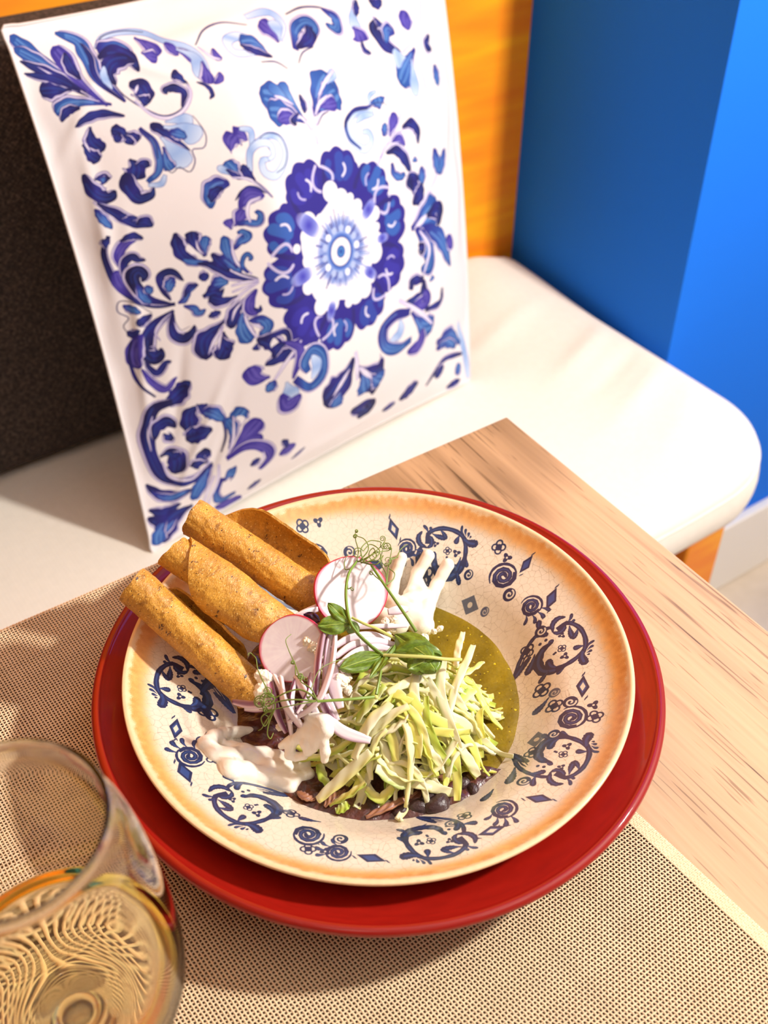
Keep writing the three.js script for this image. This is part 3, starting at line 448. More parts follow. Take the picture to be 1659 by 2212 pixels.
// ------------------------------------------------------------------ red charger plate
function lathe(pts, n = 180) { const g = new THREE.LatheGeometry(pts.map(([r, y]) => new THREE.Vector2(r, y)), n); return g; }
function spline(pts, n) { const c = new THREE.CatmullRomCurve3(pts.map(([r, y]) => V(r, y, 0)), false, 'centripetal'); return c.getPoints(n).map((p) => [Math.max(p.x, 0), p.y]); }
{
  const y = T + 0.0015;
  const prof = spline([[0.0005, y], [0.07, y], [0.096, y + 0.0005], [0.103, y + 0.003], [0.116, y + 0.0205], [0.1225, y + 0.0245], [0.1455, y + 0.0305], [0.149, y + 0.0325], [0.15, y + 0.0345], [0.1496, y + 0.0362], [0.148, y + 0.0374], [0.1462, y + 0.0374], [0.1447, y + 0.0366], [0.14, y + 0.0348], [0.122, y + 0.0292], [0.115, y + 0.025], [0.103, y + 0.0085], [0.098, y + 0.005], [0.09, y + 0.004], [0.0005, y + 0.0038]], 170);
  const red = pixelTex(1024, 512, (u, v) => { const f = fbm(u * 60, v * 60, 2, 3) * 18, s = fbm(u * 260, v * 200, 7, 1) > 0.42 ? -26 : 0; return [146 + f + s, 15 + f * 0.4 + s * 0.3, 4 + f * 0.2]; });
  const m = phys({ map: red, roughness: 0.5, specularIntensity: 0.5, clearcoat: 0.65, clearcoatRoughness: 0.05, ior: 1.5 });
  tag(solo('charger_plate', lathe(prof, 220), m), 'large glossy red charger plate under the patterned bowl', 'plate');
}
// ------------------------------------------------------------------ stoneware bowl with stamped blue ornaments
const BOWL = (r) => { // height of the bowl's inner surface at radius r
  const P = [[0, 0.757], [0.06, 0.7573], [0.07, 0.7588], [0.0765, 0.762], [0.086, 0.7695], [0.094, 0.7764], [0.1, 0.7805], [0.106, 0.7832], [0.118, 0.7887], [0.1245, 0.7932], [0.1285, 0.7968], [0.1316, 0.799]];
  for (let i = 1; i < P.length; i++) if (r <= P[i][0]) return lerp(P[i - 1][1], P[i][1], (r - P[i - 1][0]) / (P[i][0] - P[i - 1][0]));
  return 0.799;
};
{
  const S = 2048, R = 0.1345, mm = S / (R * 2000);
  rnd = mulberry(5);
  // Worley cells give the crackle of the glaze
  const cells = [], CN = 74; for (let j = 0; j < CN; j++) for (let i = 0; i < CN; i++) cells.push([(i + rr(0.05, 0.95)) / CN, (j + rr(0.05, 0.95)) / CN]);
  const crack = (u, v) => { const ci = Math.floor(u * CN), cj = Math.floor(v * CN); let a = 9, b = 9; for (let j = cj - 1; j <= cj + 1; j++) for (let i = ci - 1; i <= ci + 1; i++) { if (i < 0 || j < 0 || i >= CN || j >= CN) continue; const c = cells[j * CN + i], d = Math.hypot(u - c[0], v - c[1]); if (d < a) { b = a; a = d; } else if (d < b) b = d; } return b - a; };
  const tex = canvasTex(S, S, (x) => {
    const im = x.createImageData(S, S), d = im.data;
    for (let j = 0; j < S; j++) for (let i = 0; i < S; i++) {
      const u = i / S, v = j / S, px = (u - 0.5) * 2 * R, pz = (v - 0.5) * 2 * R, r = Math.hypot(px, pz), k = (j * S + i) * 4, w = nz(u * 60, v * 60, 3) * 0.002, cr = r < 0.125 ? crack(u + w, v + w) : 1, strength = 0.5 + nz(u * 14, v * 14, 8) * 0.5;
      const g = nz(u * 700, v * 700, 1) * 0.5 + nz(u * 90, v * 90, 5) * 0.5, edge = r + g * 0.002 + nz(u * 30, v * 30, 2) * 0.001, o = smooth(edge, 0.118, 0.1262), lipc = smooth(edge, 0.1278, 0.1298);
      let c = [224 + g * 8, 211 + g * 8, 191 + g * 9]; const lineS = (1 - smooth(cr, 0.0001, 0.0009)) * 0.36 * strength; c = c.map((q, n) => q * (1 - lineS * [0.8, 0.95, 1.1][n]));
      const org = [230 + g * 24, 164 + g * 32, 92 + g * 30], lip = [240 + g * 8, 208 + g * 12, 164 + g * 14];
      for (let n = 0; n < 3; n++) d[k + n] = clamp(lerp(lerp(c[n], org[n], o), lip[n], lipc), 0, 255); d[k + 3] = 255;
    }
    x.putImageData(im, 0, 0);
    // ink strokes in millimetres of a local frame: x along the rim, y towards the rim
    const INK = '#16264f', CORE = '#2c4780';
    let bold = 1; const st = (pts, w0, form = 't') => { const w = w0 * bold;
      const cv = new THREE.CatmullRomCurve3(pts.map(([a, b]) => V(a, b, 0))), n = 22, L = [], Rr = [];
      const pr = (t) => form === 't' ? Math.sin(Math.PI * clamp(t * 0.9 + 0.05, 0, 1)) ** 0.7 : form === 'h' ? (0.2 + 0.8 * smooth(t, 0, 0.7)) * (t > 0.75 ? Math.sqrt(Math.max(0, 1 - ((t - 0.75) / 0.25) ** 2)) : 1) : 1;
      for (let i = 0; i <= n; i++) { const t = i / n, p = cv.getPoint(t), g = cv.getTangent(t), h = w * 0.58 * pr(t) * (1 + 0.1 * Math.sin(i * 1.9 + pts[0][0])); L.push([p.x - g.y * h, p.y + g.x * h]); Rr.push([p.x + g.y * h, p.y - g.x * h]); }
      x.beginPath(); L.forEach(([a, b], i) => i ? x.lineTo(a, b) : x.moveTo(a, b)); for (let i = n; i >= 0; i--) x.lineTo(...Rr[i]); x.closePath(); x.fillStyle = INK; x.fill();
      if (w > 1.1) { x.strokeStyle = CORE; x.globalAlpha = 0.75; x.lineWidth = w * 0.32; x.lineCap = 'round'; x.beginPath(); for (let i = 4; i <= n - 5; i++) { const p = cv.getPoint(i / n); x.lineTo(p.x, p.y); } x.stroke(); x.globalAlpha = 1; }
    };
    const arc = (cx, cy, r, a0, a1, w, form) => { const p = []; for (let i = 0; i <= 8; i++) { const a = lerp(a0, a1, i / 8); p.push([cx + r * Math.cos(a), cy + r * Math.sin(a)]); } st(p, w, form); };
    const M = {
      scroll() {
        st([[-11.2, 0], [-13, 6.1], [-7.3, 11.1], [2.2, 12.1], [9.1, 9.3], [12.4, 3.5], [13.9, -3.3], [12.1, -10.4]], 1.8, 'l');
        st([[-4.6, -4.2], [-2.6, -10.4], [3, -13.9], [9.6, -13], [14, -7.2], [14.2, -1]], 3.6, 't'); st([[-4, -7.2], [-5.5, -5.1], [-4.5, -3.5]], 1.6, 'h');
        st([[4.1, -27.5], [-4.8, -22.1], [-11.9, -14.6], [-14.7, -7.4], [-13.9, -1.4]], 1.5, 'l'); st([[3.8, -27], [-0.1, -22.6], [-3.7, -16.2]], 2.6);
        st([[-12.9, -13.4], [-12.8, -8.8], [-10.3, -5]], 2.2, 'h'); st([[-14.2, -8.7], [-18.5, -8.4], [-22, -7.3]], 2.2, 'h');
        st([[-10.6, -2.5], [-15.9, -1.1], [-18.1, 2.4], [-17.2, 6.4]], 2.2); st([[-10.6, -2.5], [-8.8, -0.1], [-10, 3.5], [-12.9, 4.9]], 2);
        st([[-13, 6.1], [-15, 8.7], [-17.9, 10.1]], 1.3, 'h'); st([[-12.3, 6.6], [-12.4, 9], [-13.4, 10.5]], 1.2, 'h');
        st([[-10.7, 6.8], [-6.6, 6.2], [-1, 6.2]], 2.2, 'h'); st([[-7, 10.6], [-3.8, 8.7], [-0.9, 5.8]], 1.8, 'h'); st([[6, 10.4], [5.5, 7.4], [5.4, 4.4]], 2.2, 'h');
        st([[8.1, 9.3], [13.2, 7.1], [19, 7.6]], 3.4, 'h'); st([[13, -6.1], [9.6, -8.8], [4.6, -9]], 2.8, 'h'); st([[12.1, -10.4], [13.4, -13.2], [16, -16.8]], 1.9, 'h'); st([[15.8, -3.5], [16.5, -5.7], [16.9, -7.8]], 1.5, 'h');
        st([[8.7, 11.1], [6.4, 12.9], [5.6, 16.1]], 1.1, 'h'); st([[10, 10.7], [8.8, 12.9], [8.5, 14.8]], 1.1, 'h'); st([[11.3, 10.1], [11.3, 11.6], [10.9, 13.2]], 1.1, 'h'); st([[12.6, 9.8], [12.9, 10.5], [12.7, 11.5]], 0.8, 'h');
        st([[1.7, -23.2], [-1.9, -19.6], [-6.4, -15.7]], 0.6); st([[-0.3, -23.3], [-4.8, -19.4], [-7.5, -16.1]], 0.6);
        for (const [a, b, k, q] of [[-6.3, 1.4, 'trefoil', 0.8], [8, -0.8, 'trefoil', 1], [2.2, -0.8, 'flower', 0.78]]) { x.save(); x.translate(a, b); x.scale(q, q); M[k](); x.restore(); }
        x.fillStyle = INK; for (const [a, b, r] of [[-7.4, -10.3, 0.9], [-7.8, -7, 0.9], [3.4, -5.5, 0.7], [3.1, -4.6, 0.7]]) { x.beginPath(); x.arc(a, b, r, 0, 7); x.fill(); }
      },
      flower() { x.strokeStyle = INK; x.lineWidth = 0.72; for (let i = 0; i < 4; i++) { const a = i * Math.PI / 2 + 0.4; x.beginPath(); x.arc(1.7 * Math.cos(a), 1.7 * Math.sin(a), 1.35, 0, 7); x.stroke(); } x.beginPath(); x.arc(0, 0, 1.1, 0, 7); x.stroke(); },
      trefoil() { x.fillStyle = INK; for (let i = 0; i < 3; i++) { const a = i * 2.094 + 0.5; x.beginPath(); x.ellipse(1.25 * Math.cos(a), 1.25 * Math.sin(a), 1.45, 1.05, a, 0, 7); x.fill(); } x.fillStyle = '#d9cdb8'; x.beginPath(); x.arc(0, 0, 0.55, 0, 7); x.fill(); },
      diamond() { x.fillStyle = INK; const q = (s) => { x.beginPath(); x.moveTo(-5 * s, 0); x.lineTo(-0.6 * s, -2.3 * s); x.lineTo(5 * s, 0); x.lineTo(0.6 * s, 2.3 * s); x.closePath(); }; q(1); x.fill(); x.fillStyle = CORE; q(0.62); x.fill(); for (const [a, b] of [[5, 1], [5.7, 0.5], [-5, -1], [-5.7, -0.5]]) st([[a - 0.8, b + 0.9], [a + 0.6, b + 0.4]], 0.35); },
      hollow() { M.diamond(); x.fillStyle = '#d9cdb8'; x.beginPath(); x.moveTo(-2, 0); x.lineTo(0, -0.95); x.lineTo(2, 0); x.lineTo(0, 0.95); x.closePath(); x.fill(); },
      snail() { const p = []; for (let i = 0; i <= 26; i++) { const a = i * 0.52, r = 0.5 + i * 0.165; p.push([r * Math.cos(a), r * Math.sin(a)]); } st(p, 1.4, 'l'); const q = []; for (let i = 0; i <= 10; i++) { const a = 0.6 + i * 0.36, r = 5.1 + i * 0.06; q.push([r * Math.cos(a), r * Math.sin(a)]); } st(q, 1.0); },
      ring() { x.fillStyle = INK; x.beginPath(); x.arc(0, 0, 2.3, 0, 7); x.fill(); x.strokeStyle = '#d4c9b6'; x.lineWidth = 0.6; const p = []; x.beginPath(); for (let i = 0; i <= 18; i++) { const a = i * 0.45, r = 0.2 + i * 0.085; x.lineTo(r * Math.cos(a), r * Math.sin(a)); } x.stroke(); },
      spray() { M.snail(); for (const [a, b, c, e, w] of [[4, 3, 8.5, 6, 1.8], [5, 0.5, 10, 1.5, 1.5], [4, -2.5, 8.8, -3.6, 1.3], [2, 4.5, 4.5, 9, 1.7]]) st([[a, b], [(a + c) / 2, (b + e) / 2 + 0.7], [c, e]], w, 'h'); for (const [a, b] of [[7.4, 5], [8.4, 3.4]]) st([[a, b], [a + 1.6, b + 0.5]], 0.4); },
      leaf() { st([[-2.6, -1.6], [0, 0.2], [2.8, 1.4]], 1.7, 'h'); },
      smudge() { x.globalAlpha = 0.72; M.ring(); x.globalAlpha = 1; },
      grey() { x.globalAlpha = 0.7; x.fillStyle = '#22304e'; x.beginPath(); x.moveTo(-3.4, -1.6); x.lineTo(1.6, -2.6); x.lineTo(3.4, 1.6); x.lineTo(-1.6, 2.6); x.closePath(); x.fill(); x.globalAlpha = 1; x.fillStyle = '#c9bda8'; x.beginPath(); x.arc(0, 0, 0.9, 0, 7); x.fill(); },
    };
    // kind, radius (mm), angle round the bowl (degrees, clockwise seen from above starting at +x), own turn, size
    const put = (kind, r, deg, turn = 0, s = 1, flip = 1) => { const a = deg * Math.PI / 180; bold = kind === 'scroll' ? 1.28 : 1.1; x.save(); x.translate(S / 2 + r * Math.cos(a) * mm, S / 2 + r * Math.sin(a) * mm); x.rotate(a + Math.PI / 2 + turn); const q = { scroll: 1, diamond: 1.5, hollow: 1.5, ring: 1.6, grey: 1.6, smudge: 1.5, leaf: 1.5, snail: 1.3, spray: 1.25, flower: 1.3, trefoil: 1.25 }[kind] ?? 1.2; x.scale(mm * s * flip * q, -mm * s * q); M[kind](); x.restore(); };
    [[-33.5, 105], [22.8, 103], [65.6, 107], [109.6, 105], [162.5, 104], [210, 105], [268, 105]].forEach(([a, r], i) => put('scroll', r, a, [0, 0.05, -0.05, 0.1, 0, 0.06, 0][i], 0.98, [1, 1, -1, 1, -1, -1, 1][i]));
    for (const [k, r, a, t = 0, s = 1] of [
      ['hollow', 112, -51.1, 1.2, 0.95], ['diamond', 111.4, 6.3, 1.0, 0.95], ['hollow', 108, 40, 0.1, 1], ['diamond', 111, 80.7, 1.2, 0.9], ['hollow', 111, 96, 0.2, 0.95], ['diamond', 112, 126, 0.3, 0.95], ['diamond', 115, 179.2, 0.1, 1], ['hollow', 109.5, -166, 0.3, 0.95],
      ['snail', 100.6, -77.6, 0.3, 1], ['snail', 104, -11, 0, 1.1], ['ring', 97.9, -5, 0, 1], ['ring', 99, -66, 0, 1], ['spray', 101, -46, 1.2, 0.8], ['spray', 101, 4, 0.6, 0.9], ['ring', 97, 14, 0, 0.9], ['ring', 102, 45, 0, 1.05], ['snail', 103.5, 51, 0.4, 1.05], ['spray', 102.8, 89, -0.3, 0.95], ['snail', 102.5, 143, 0.5, 1], ['ring', 100.4, 134.5, 0, 1], ['spray', 110, 134, 0.7, 0.85], ['spray', 108, -176, 0.2, 1], ['ring', 98.5, -171, 0, 0.95], ['flower', 98, -178, 0, 0.9], ['leaf', 94, -170, 0.6, 1.2], ['snail', 102, -120, 0.4, 1], ['spray', 104, -105, 0.2, 0.9],
      ['flower', 119.5, -78.5, 0, 1], ['trefoil', 119.8, -73.6, 0, 0.95], ['flower', 117, -18, 0, 1], ['trefoil', 114, -14, 0, 0.95], ['diamond', 116.4, -7.8, 1.5, 0.8], ['trefoil', 113.5, 47, 0, 0.95], ['flower', 115, 51, 0, 1], ['flower', 112, 141, 0, 0.9], ['trefoil', 111, 137, 0, 0.8], ['ring', 96, -22, 0, 0.75], ['leaf', 98.5, -27, 2, 1],
      ['grey', 84, -16, 0.4, 1], ['smudge', 85, -9, 0.2, 0.72], ['flower', 87, 17, 0, 0.95], ['leaf', 86, 23, 1.2, 1.25], ['flower', 88, 36, 0, 1.1], ['leaf', 87.5, 43, 1.3, 1.2], ['smudge', 94, 39.5, 0, 0.85], ['flower', 94, 45, 0, 1.05], ['grey', 89, 58, 0.3, 0.95], ['ring', 97, 57, 0, 0.85], ['flower', 90, 64, 0, 0.95], ['leaf', 88, 75, 0.2, 1.5], ['ring', 97, 77, 0, 0.95], ['leaf', 87, 86, 0.3, 1.2], ['flower', 93, 98, 0, 0.9], ['ring', 95, 103, 0, 0.85], ['leaf', 90, 112, 0.1, 1.1], ['flower', 91, 152, 0, 1.0], ['leaf', 90, 146, 0.2, 1.2], ['flower', 92, -158, 0, 1.25], ['leaf', 92, -147, 0.9, 1.8], ['flower', 90, -38, 0, 1.2], ['leaf', 92, -58, 0.6, 1.3], ['ring', 93, -90, 0, 0.8]]) put(k, r, a, t, s);
  });
  tex.wrapS = tex.wrapT = THREE.ClampToEdgeWrapping;
  const lip = [[0.1316, 0.799], [0.1325, 0.7988], [0.1328, 0.7978], [0.1322, 0.7966], [0.131, 0.7955]];
  const inner = spline([[0.0004, 0.757], [0.035, 0.757], [0.06, 0.7573], [0.07, 0.7588], [0.0765, 0.762], [0.086, 0.7695], [0.094, 0.7764], [0.1, 0.7805], [0.106, 0.7832], [0.118, 0.7887], [0.1245, 0.7932], [0.1285, 0.7968], [0.1306, 0.7988], ...lip], 130).reverse();
  const outer = spline([[0.131, 0.7955], [0.125, 0.7885], [0.105, 0.7765], [0.085, 0.765], [0.074, 0.757], [0.062, 0.7555], [0.058, 0.7555], [0.056, 0.7568], [0.0004, 0.7568 - 0.0006]], 60).reverse();
  const mat = phys({ map: tex, roughness: 0.38, clearcoat: 0.7, clearcoatRoughness: 0.12 });
  const glaze = phys({ color: srgb(222, 150, 78), roughness: 0.4, clearcoat: 0.7, clearcoatRoughness: 0.12 });
  const flatUV = (g) => { const p = g.attributes.position, uv = []; for (let i = 0; i < p.count; i++) uv.push(0.5 + p.getX(i) / (2 * R), 0.5 - p.getZ(i) / (2 * R)); g.setAttribute('uv', new THREE.Float32BufferAttribute(uv, 2)); return g; };
  const t = thing('soup_bowl', 'wide rimmed cream stoneware bowl stamped with blue scrolls, orange edge, on the red plate', 'bowl', V(0, 0, 0));
  const flip = (g) => { const ix = g.index.array; for (let i = 0; i < ix.length; i += 3) { const a = ix[i]; ix[i] = ix[i + 1]; ix[i + 1] = a; } g.computeVertexNormals(); return g; };
  part('inside', flatUV(lathe([...inner].reverse(), 260)), mat, t, 'cream crackle glaze with stamped blue ornaments');
  part('outside', lathe(outer, 160), glaze, t, 'orange glazed underside and foot');
}
// ------------------------------------------------------------------ wine glass
{
  const A = V(-0.204, T + 0.0016, 0.102), h = 0.1965;        // foot centre on the mat, height of the glass
  const out = [[0.0005, 0], [0.034, 0], [0.0355, 0.0008], [0.034, 0.0022], [0.02, 0.0042], [0.008, 0.0085], [0.0046, 0.018], [0.004, 0.035], [0.0044, 0.055], [0.0075, 0.065], [0.018, 0.0725], [0.0325, 0.081], [0.0412, 0.0925], [0.0432, 0.107], [0.0428, 0.125], [0.0416, 0.145], [0.0388, 0.168], [0.0362, 0.181], [0.0324, h - 0.0035], [0.0324, h - 0.0012], [0.0318, h - 0.0002]];
  const inn = [[0.0312, h], [0.0304, h - 0.0005], [0.0302, h - 0.0016], [0.0312, h - 0.005], [0.0351, 0.1808], [0.0377, 0.1677], [0.0405, 0.1448], [0.0417, 0.125], [0.042, 0.1072], [0.0399, 0.0935], [0.0314, 0.0828], [0.0172, 0.0748], [0.006, 0.0705], [0.0005, 0.07]];
  const prof = [...spline(out, 110), ...spline(inn, 70)];
  const glassM = phys({ color: 0xffffff, roughness: 0.0, transmission: 1, thickness: 0.01, ior: 1.5 });
  const t = thing('wine_glass', 'stemmed glass of pale white wine in the near left corner', 'glass', A);
  const gg = lathe(prof, 128);
  part('glass', gg, glassM, t);
  const lvl = 0.1045, rim = 0.0419, wp = spline([[0.0005, 0.0701], [0.006, 0.0706], [0.0172, 0.0749], [0.0314, 0.0829], [0.0399, 0.0936], [rim - 0.0001, lvl - 0.0004], [rim, lvl], [rim - 0.0008, lvl - 0.0003], [rim - 0.003, lvl - 0.0007], [0.0005, lvl - 0.0008]], 80);
  const wine = solo('white_wine', lathe(wp.map(([r, q]) => [Math.max(0.0005, r - 0.00012), q]), 128), phys({ color: 0xffffff, roughness: 0, transmission: 1, thickness: 0.02, ior: 1.34, attenuationColor: new THREE.Color(0.9, 0.74, 0.3), attenuationDistance: 0.05 }));
  wine.position.copy(A); tag(wine, 'pale gold white wine in the stemmed glass', 'wine');
}

// ------------------------------------------------------------------ sauces in the bowl
const SOUP = 0.762;
const wobble = (a) => 1 + 0.012 * Math.sin(a * 5 + 1) + 0.008 * Math.sin(a * 11 + 2);
// a is the angle round the bowl (x = cos, z = sin); the bean sauce takes the near and left side, the salsa the right
const BEAN0 = 1.17, BEAN1 = 4.4;
{
  const salsaTex = pixelTex(1024, 1024, (u, v) => { const f = fbm(u * 10, v * 10, 1, 4), g = fbm(u * 120, v * 120, 4, 2), seed = smooth(nz(u * 70, v * 70, 9), 0.5, 0.62), dark = smooth(nz(u * 110, v * 110, 14), 0.58, 0.66); return [124 + f * 46 + g * 16 + seed * 76 - dark * 60, 102 + f * 40 + g * 14 + seed * 74 - dark * 60, 2 + f * 10 + g * 6 + seed * 20 - dark * 8]; });
  const salsaBump = pixelTex(1024, 1024, (u, v) => 110 + fbm(u * 60, v * 60, 4, 3) * 90 + smooth(nz(u * 70, v * 70, 9), 0.45, 0.62) * 90, false);
  const surf = (r, a) => { const R = 0.0785 * wobble(a), k = r * R, x = k * Math.cos(a), z = k * Math.sin(a); return V(x, SOUP + (r > 0.95 ? -(r - 0.95) * 0.016 + 0.0006 : 0.0006) + fbm(x * 90, z * 90, 1, 2) * 0.0007, z); };
  const g = sheet((u, v) => surf(1 - v, u * 2 * Math.PI), 220, 50, (u, v) => { const p = surf(1 - v, u * 2 * Math.PI); return [p.x / 0.16 + 0.5, p.z / 0.16 + 0.5]; });
  const skirt = sheet((u, v) => { const a = u * 2 * Math.PI, R = lerp(0.06, 0.0785 * wobble(a), v); return V(R * Math.cos(a), lerp(0.7574, SOUP - 0.0002, v), R * Math.sin(a)); }, 220, 2);
  solo('green_salsa', merge([g, skirt]), phys({ map: salsaTex, specularIntensity: 0.5, roughness: 0.5, bumpMap: salsaBump, bumpScale: 0.0006, clearcoat: 0.08, clearcoatRoughness: 0.4, side: THREE.DoubleSide }), 'olive green salsa pooled on the right side of the bowl', 'sauce');
  const beanTex = pixelTex(512, 512, (u, v) => { const f = fbm(u * 14, v * 14, 3, 4), g = fbm(u * 70, v * 70, 6, 2); return [84 + f * 44 + g * 22, 44 + f * 24 + g * 14, 40 + f * 18 + g * 14]; });
  const beanBump = pixelTex(512, 512, (u, v) => 120 + fbm(u * 26, v * 26, 3, 4) * 120, false);
  const edgeIn = (a) => clamp(1 - Math.min(smooth(a, BEAN0, BEAN0 + 0.5), smooth(BEAN1 - a, 0, 0.5)) * (0.78 + 0.12 * Math.sin(a * 6)) + 0.02, 0.04, 0.985);
  const bs = sheet((u, v) => { const a = lerp(BEAN0, BEAN1, u), R = 0.0802 * wobble(a) * (1 + 0.02 * Math.sin(a * 17)), r = lerp(edgeIn(a), 1, v) * R, e = Math.min(v * 4, (1 - v) * 5, 1), x = r * Math.cos(a), z = r * Math.sin(a); return V(x, SOUP + 0.0002 + Math.sqrt(Math.max(e, 0)) * 0.0022 + fbm(x * 150, z * 150, 7, 3) * 0.0042 * e - (v > 0.92 ? (v - 0.92) * 0.012 : 0), z); }, 160, 36, (u, v) => { const a = lerp(BEAN0, BEAN1, u), r = lerp(edgeIn(a), 1, v) * 0.08; return [r * Math.cos(a) / 0.12, r * Math.sin(a) / 0.12]; });
  solo('bean_sauce', bs, phys({ map: beanTex, roughness: 0.3, bumpMap: beanBump, bumpScale: 0.002, clearcoat: 0.5, clearcoatRoughness: 0.2, side: THREE.DoubleSide }), 'dark purple brown bean sauce along the near side of the bowl', 'sauce');
}
// black beans half sunk in the sauce
{
  const skin = phys({ color: srgb(56, 32, 33), roughness: 0.45, clearcoat: 0.3, clearcoatRoughness: 0.3, bumpMap: pixelTex(256, 256, (u, v) => 128 + fbm(u * 9, v * 9, 3, 3) * 130, false), bumpScale: 0.0008 });
  const g = new THREE.SphereGeometry(1, 28, 20); { const p = g.attributes.position; for (let i = 0; i < p.count; i++) { const x = p.getX(i), y = p.getY(i), z = p.getZ(i); p.setXYZ(i, x * 0.0062 * (1 + 0.05 * nz(x * 2, y * 2, z * 2)), y * 0.0041, z * 0.0044 - x * x * 0.0016 + 0.0006 * nz(x * 3, y * 3, z * 3 + 5)); } g.computeVertexNormals(); }
  rnd = mulberry(41);
  let bn = 0; const BLAB = ['black bean just behind the largest bean, below the lettuce heap', 'largest black bean, half sunk near the rim below the lettuce heap', 'black bean against the lower right edge of the lettuce heap', 'black bean touching the left side of the largest bean', 'black bean right of the largest bean, half sunk in the sauce', 'small black bean at the right end of the long meat strand', 'small black bean above the middle of the long meat strand', 'rightmost black bean where the bean sauce meets the salsa'];
  for (const [px, py, turn, s] of [[928, 1716, 0.6, 1.0], [946, 1740, 0.1, 1.22], [968, 1674, 1.9, 0.85], [905, 1742, 2.4, 0.85], [1002, 1690, 0.9, 0.75], [866, 1752, 0.2, 0.7], [806, 1740, 1.2, 0.7], [1022, 1704, 1.4, 0.66]]) {
    const m = solo('black_bean', g, skin, BLAB[bn++], 'bean', 'black beans in the sauce'); m.position.copy(at(px, py, SOUP + 0.0012)); m.rotation.set(rr(-0.3, 0.3), turn, rr(-0.3, 0.3)); m.scale.setScalar(s);
  }
  // strands of pulled meat
  let mn = 0; const MLAB = ['long brown strand of pulled meat below the lettuce, near the rim', 'brown meat strand standing up beside the lowest lettuce strip', 'short brown meat strand at the left tip of the bean sauce', 'brown meat strand right of the lettuce, at the edge of the salsa'];
  for (const [a, b, c] of [[[790, 1765], [840, 1742], [902, 1712]], [[700, 1742], [720, 1722], [745, 1708]], [[643, 1712], [662, 1722], [680, 1728]], [[940, 1672], [960, 1682], [985, 1676]]]) {
    const pts = [a, b, c].map(([x, y], i) => at(x, y, SOUP + 0.0025 + (i === 1 ? 0.0022 : 0)));
    solo('meat_strand', ribbon(pts, { w: (t) => 0.0042 * Math.sin(Math.PI * clamp(t * 0.8 + 0.12, 0, 1)), th: () => 0.0016, up: () => V(0, 1, 0), n: 24, col: (t, s) => srgb(152 + 20 * Math.sin(s * 9), 104 + 14 * Math.sin(s * 9), 82), curl: (t, s) => 0.0004 * Math.sin(t * 30 + s * 4) }), phys({ vertexColors: true, roughness: 0.45, clearcoat: 0.3 }), MLAB[mn++], 'meat', 'meat strands in the sauce');
  }
}
// ------------------------------------------------------------------ fried taquitos: round tortillas rolled up, the last lap left standing off
const torTex = pixelTex(1024, 1024, (u, v) => {
  const f = fbm(u * 7, v * 7, 1, 4), g = fbm(u * 60, v * 60, 3, 3), pale = smooth(nz(u * 110, v * 110, 6), 0.4, 0.56), blister = smooth(fbm(u * 16, v * 16, 12, 3), 0.12, 0.4), dk = smooth(nz(u * 80, v * 80, 21), 0.54, 0.62), big = smooth(fbm(u * 12, v * 12, 33, 3), 0.28, 0.38) * smooth(fbm(u * 90, v * 90, 3, 2), -0.1, 0.2);
  const k = 1 + f * 0.26 + g * 0.18 - blister * 0.2;
  let c = [206 * k, 148 * k ** 1.25, 54 * k ** 1.5]; c = [lerp(c[0], 252, pale * 0.85), lerp(c[1], 224, pale * 0.85), lerp(c[2], 150, pale * 0.85)];
  const d = Math.max(dk * 0.75, big * 0.92); return [lerp(c[0], 56, d), lerp(c[1], 28, d), lerp(c[2], 18, d)];
});
const torBump = pixelTex(1024, 1024, (u, v) => 110 + fbm(u * 22, v * 22, 1, 4) * 90 + fbm(u * 110, v * 110, 3, 2) * 70 + smooth(nz(u * 95, v * 95, 6), 0.4, 0.6) * 50, false);
const tortilla = phys({ map: torTex, roughness: 0.5, bumpMap: torBump, bumpScale: 0.0009, clearcoat: 0.2, clearcoatRoughness: 0.4 });
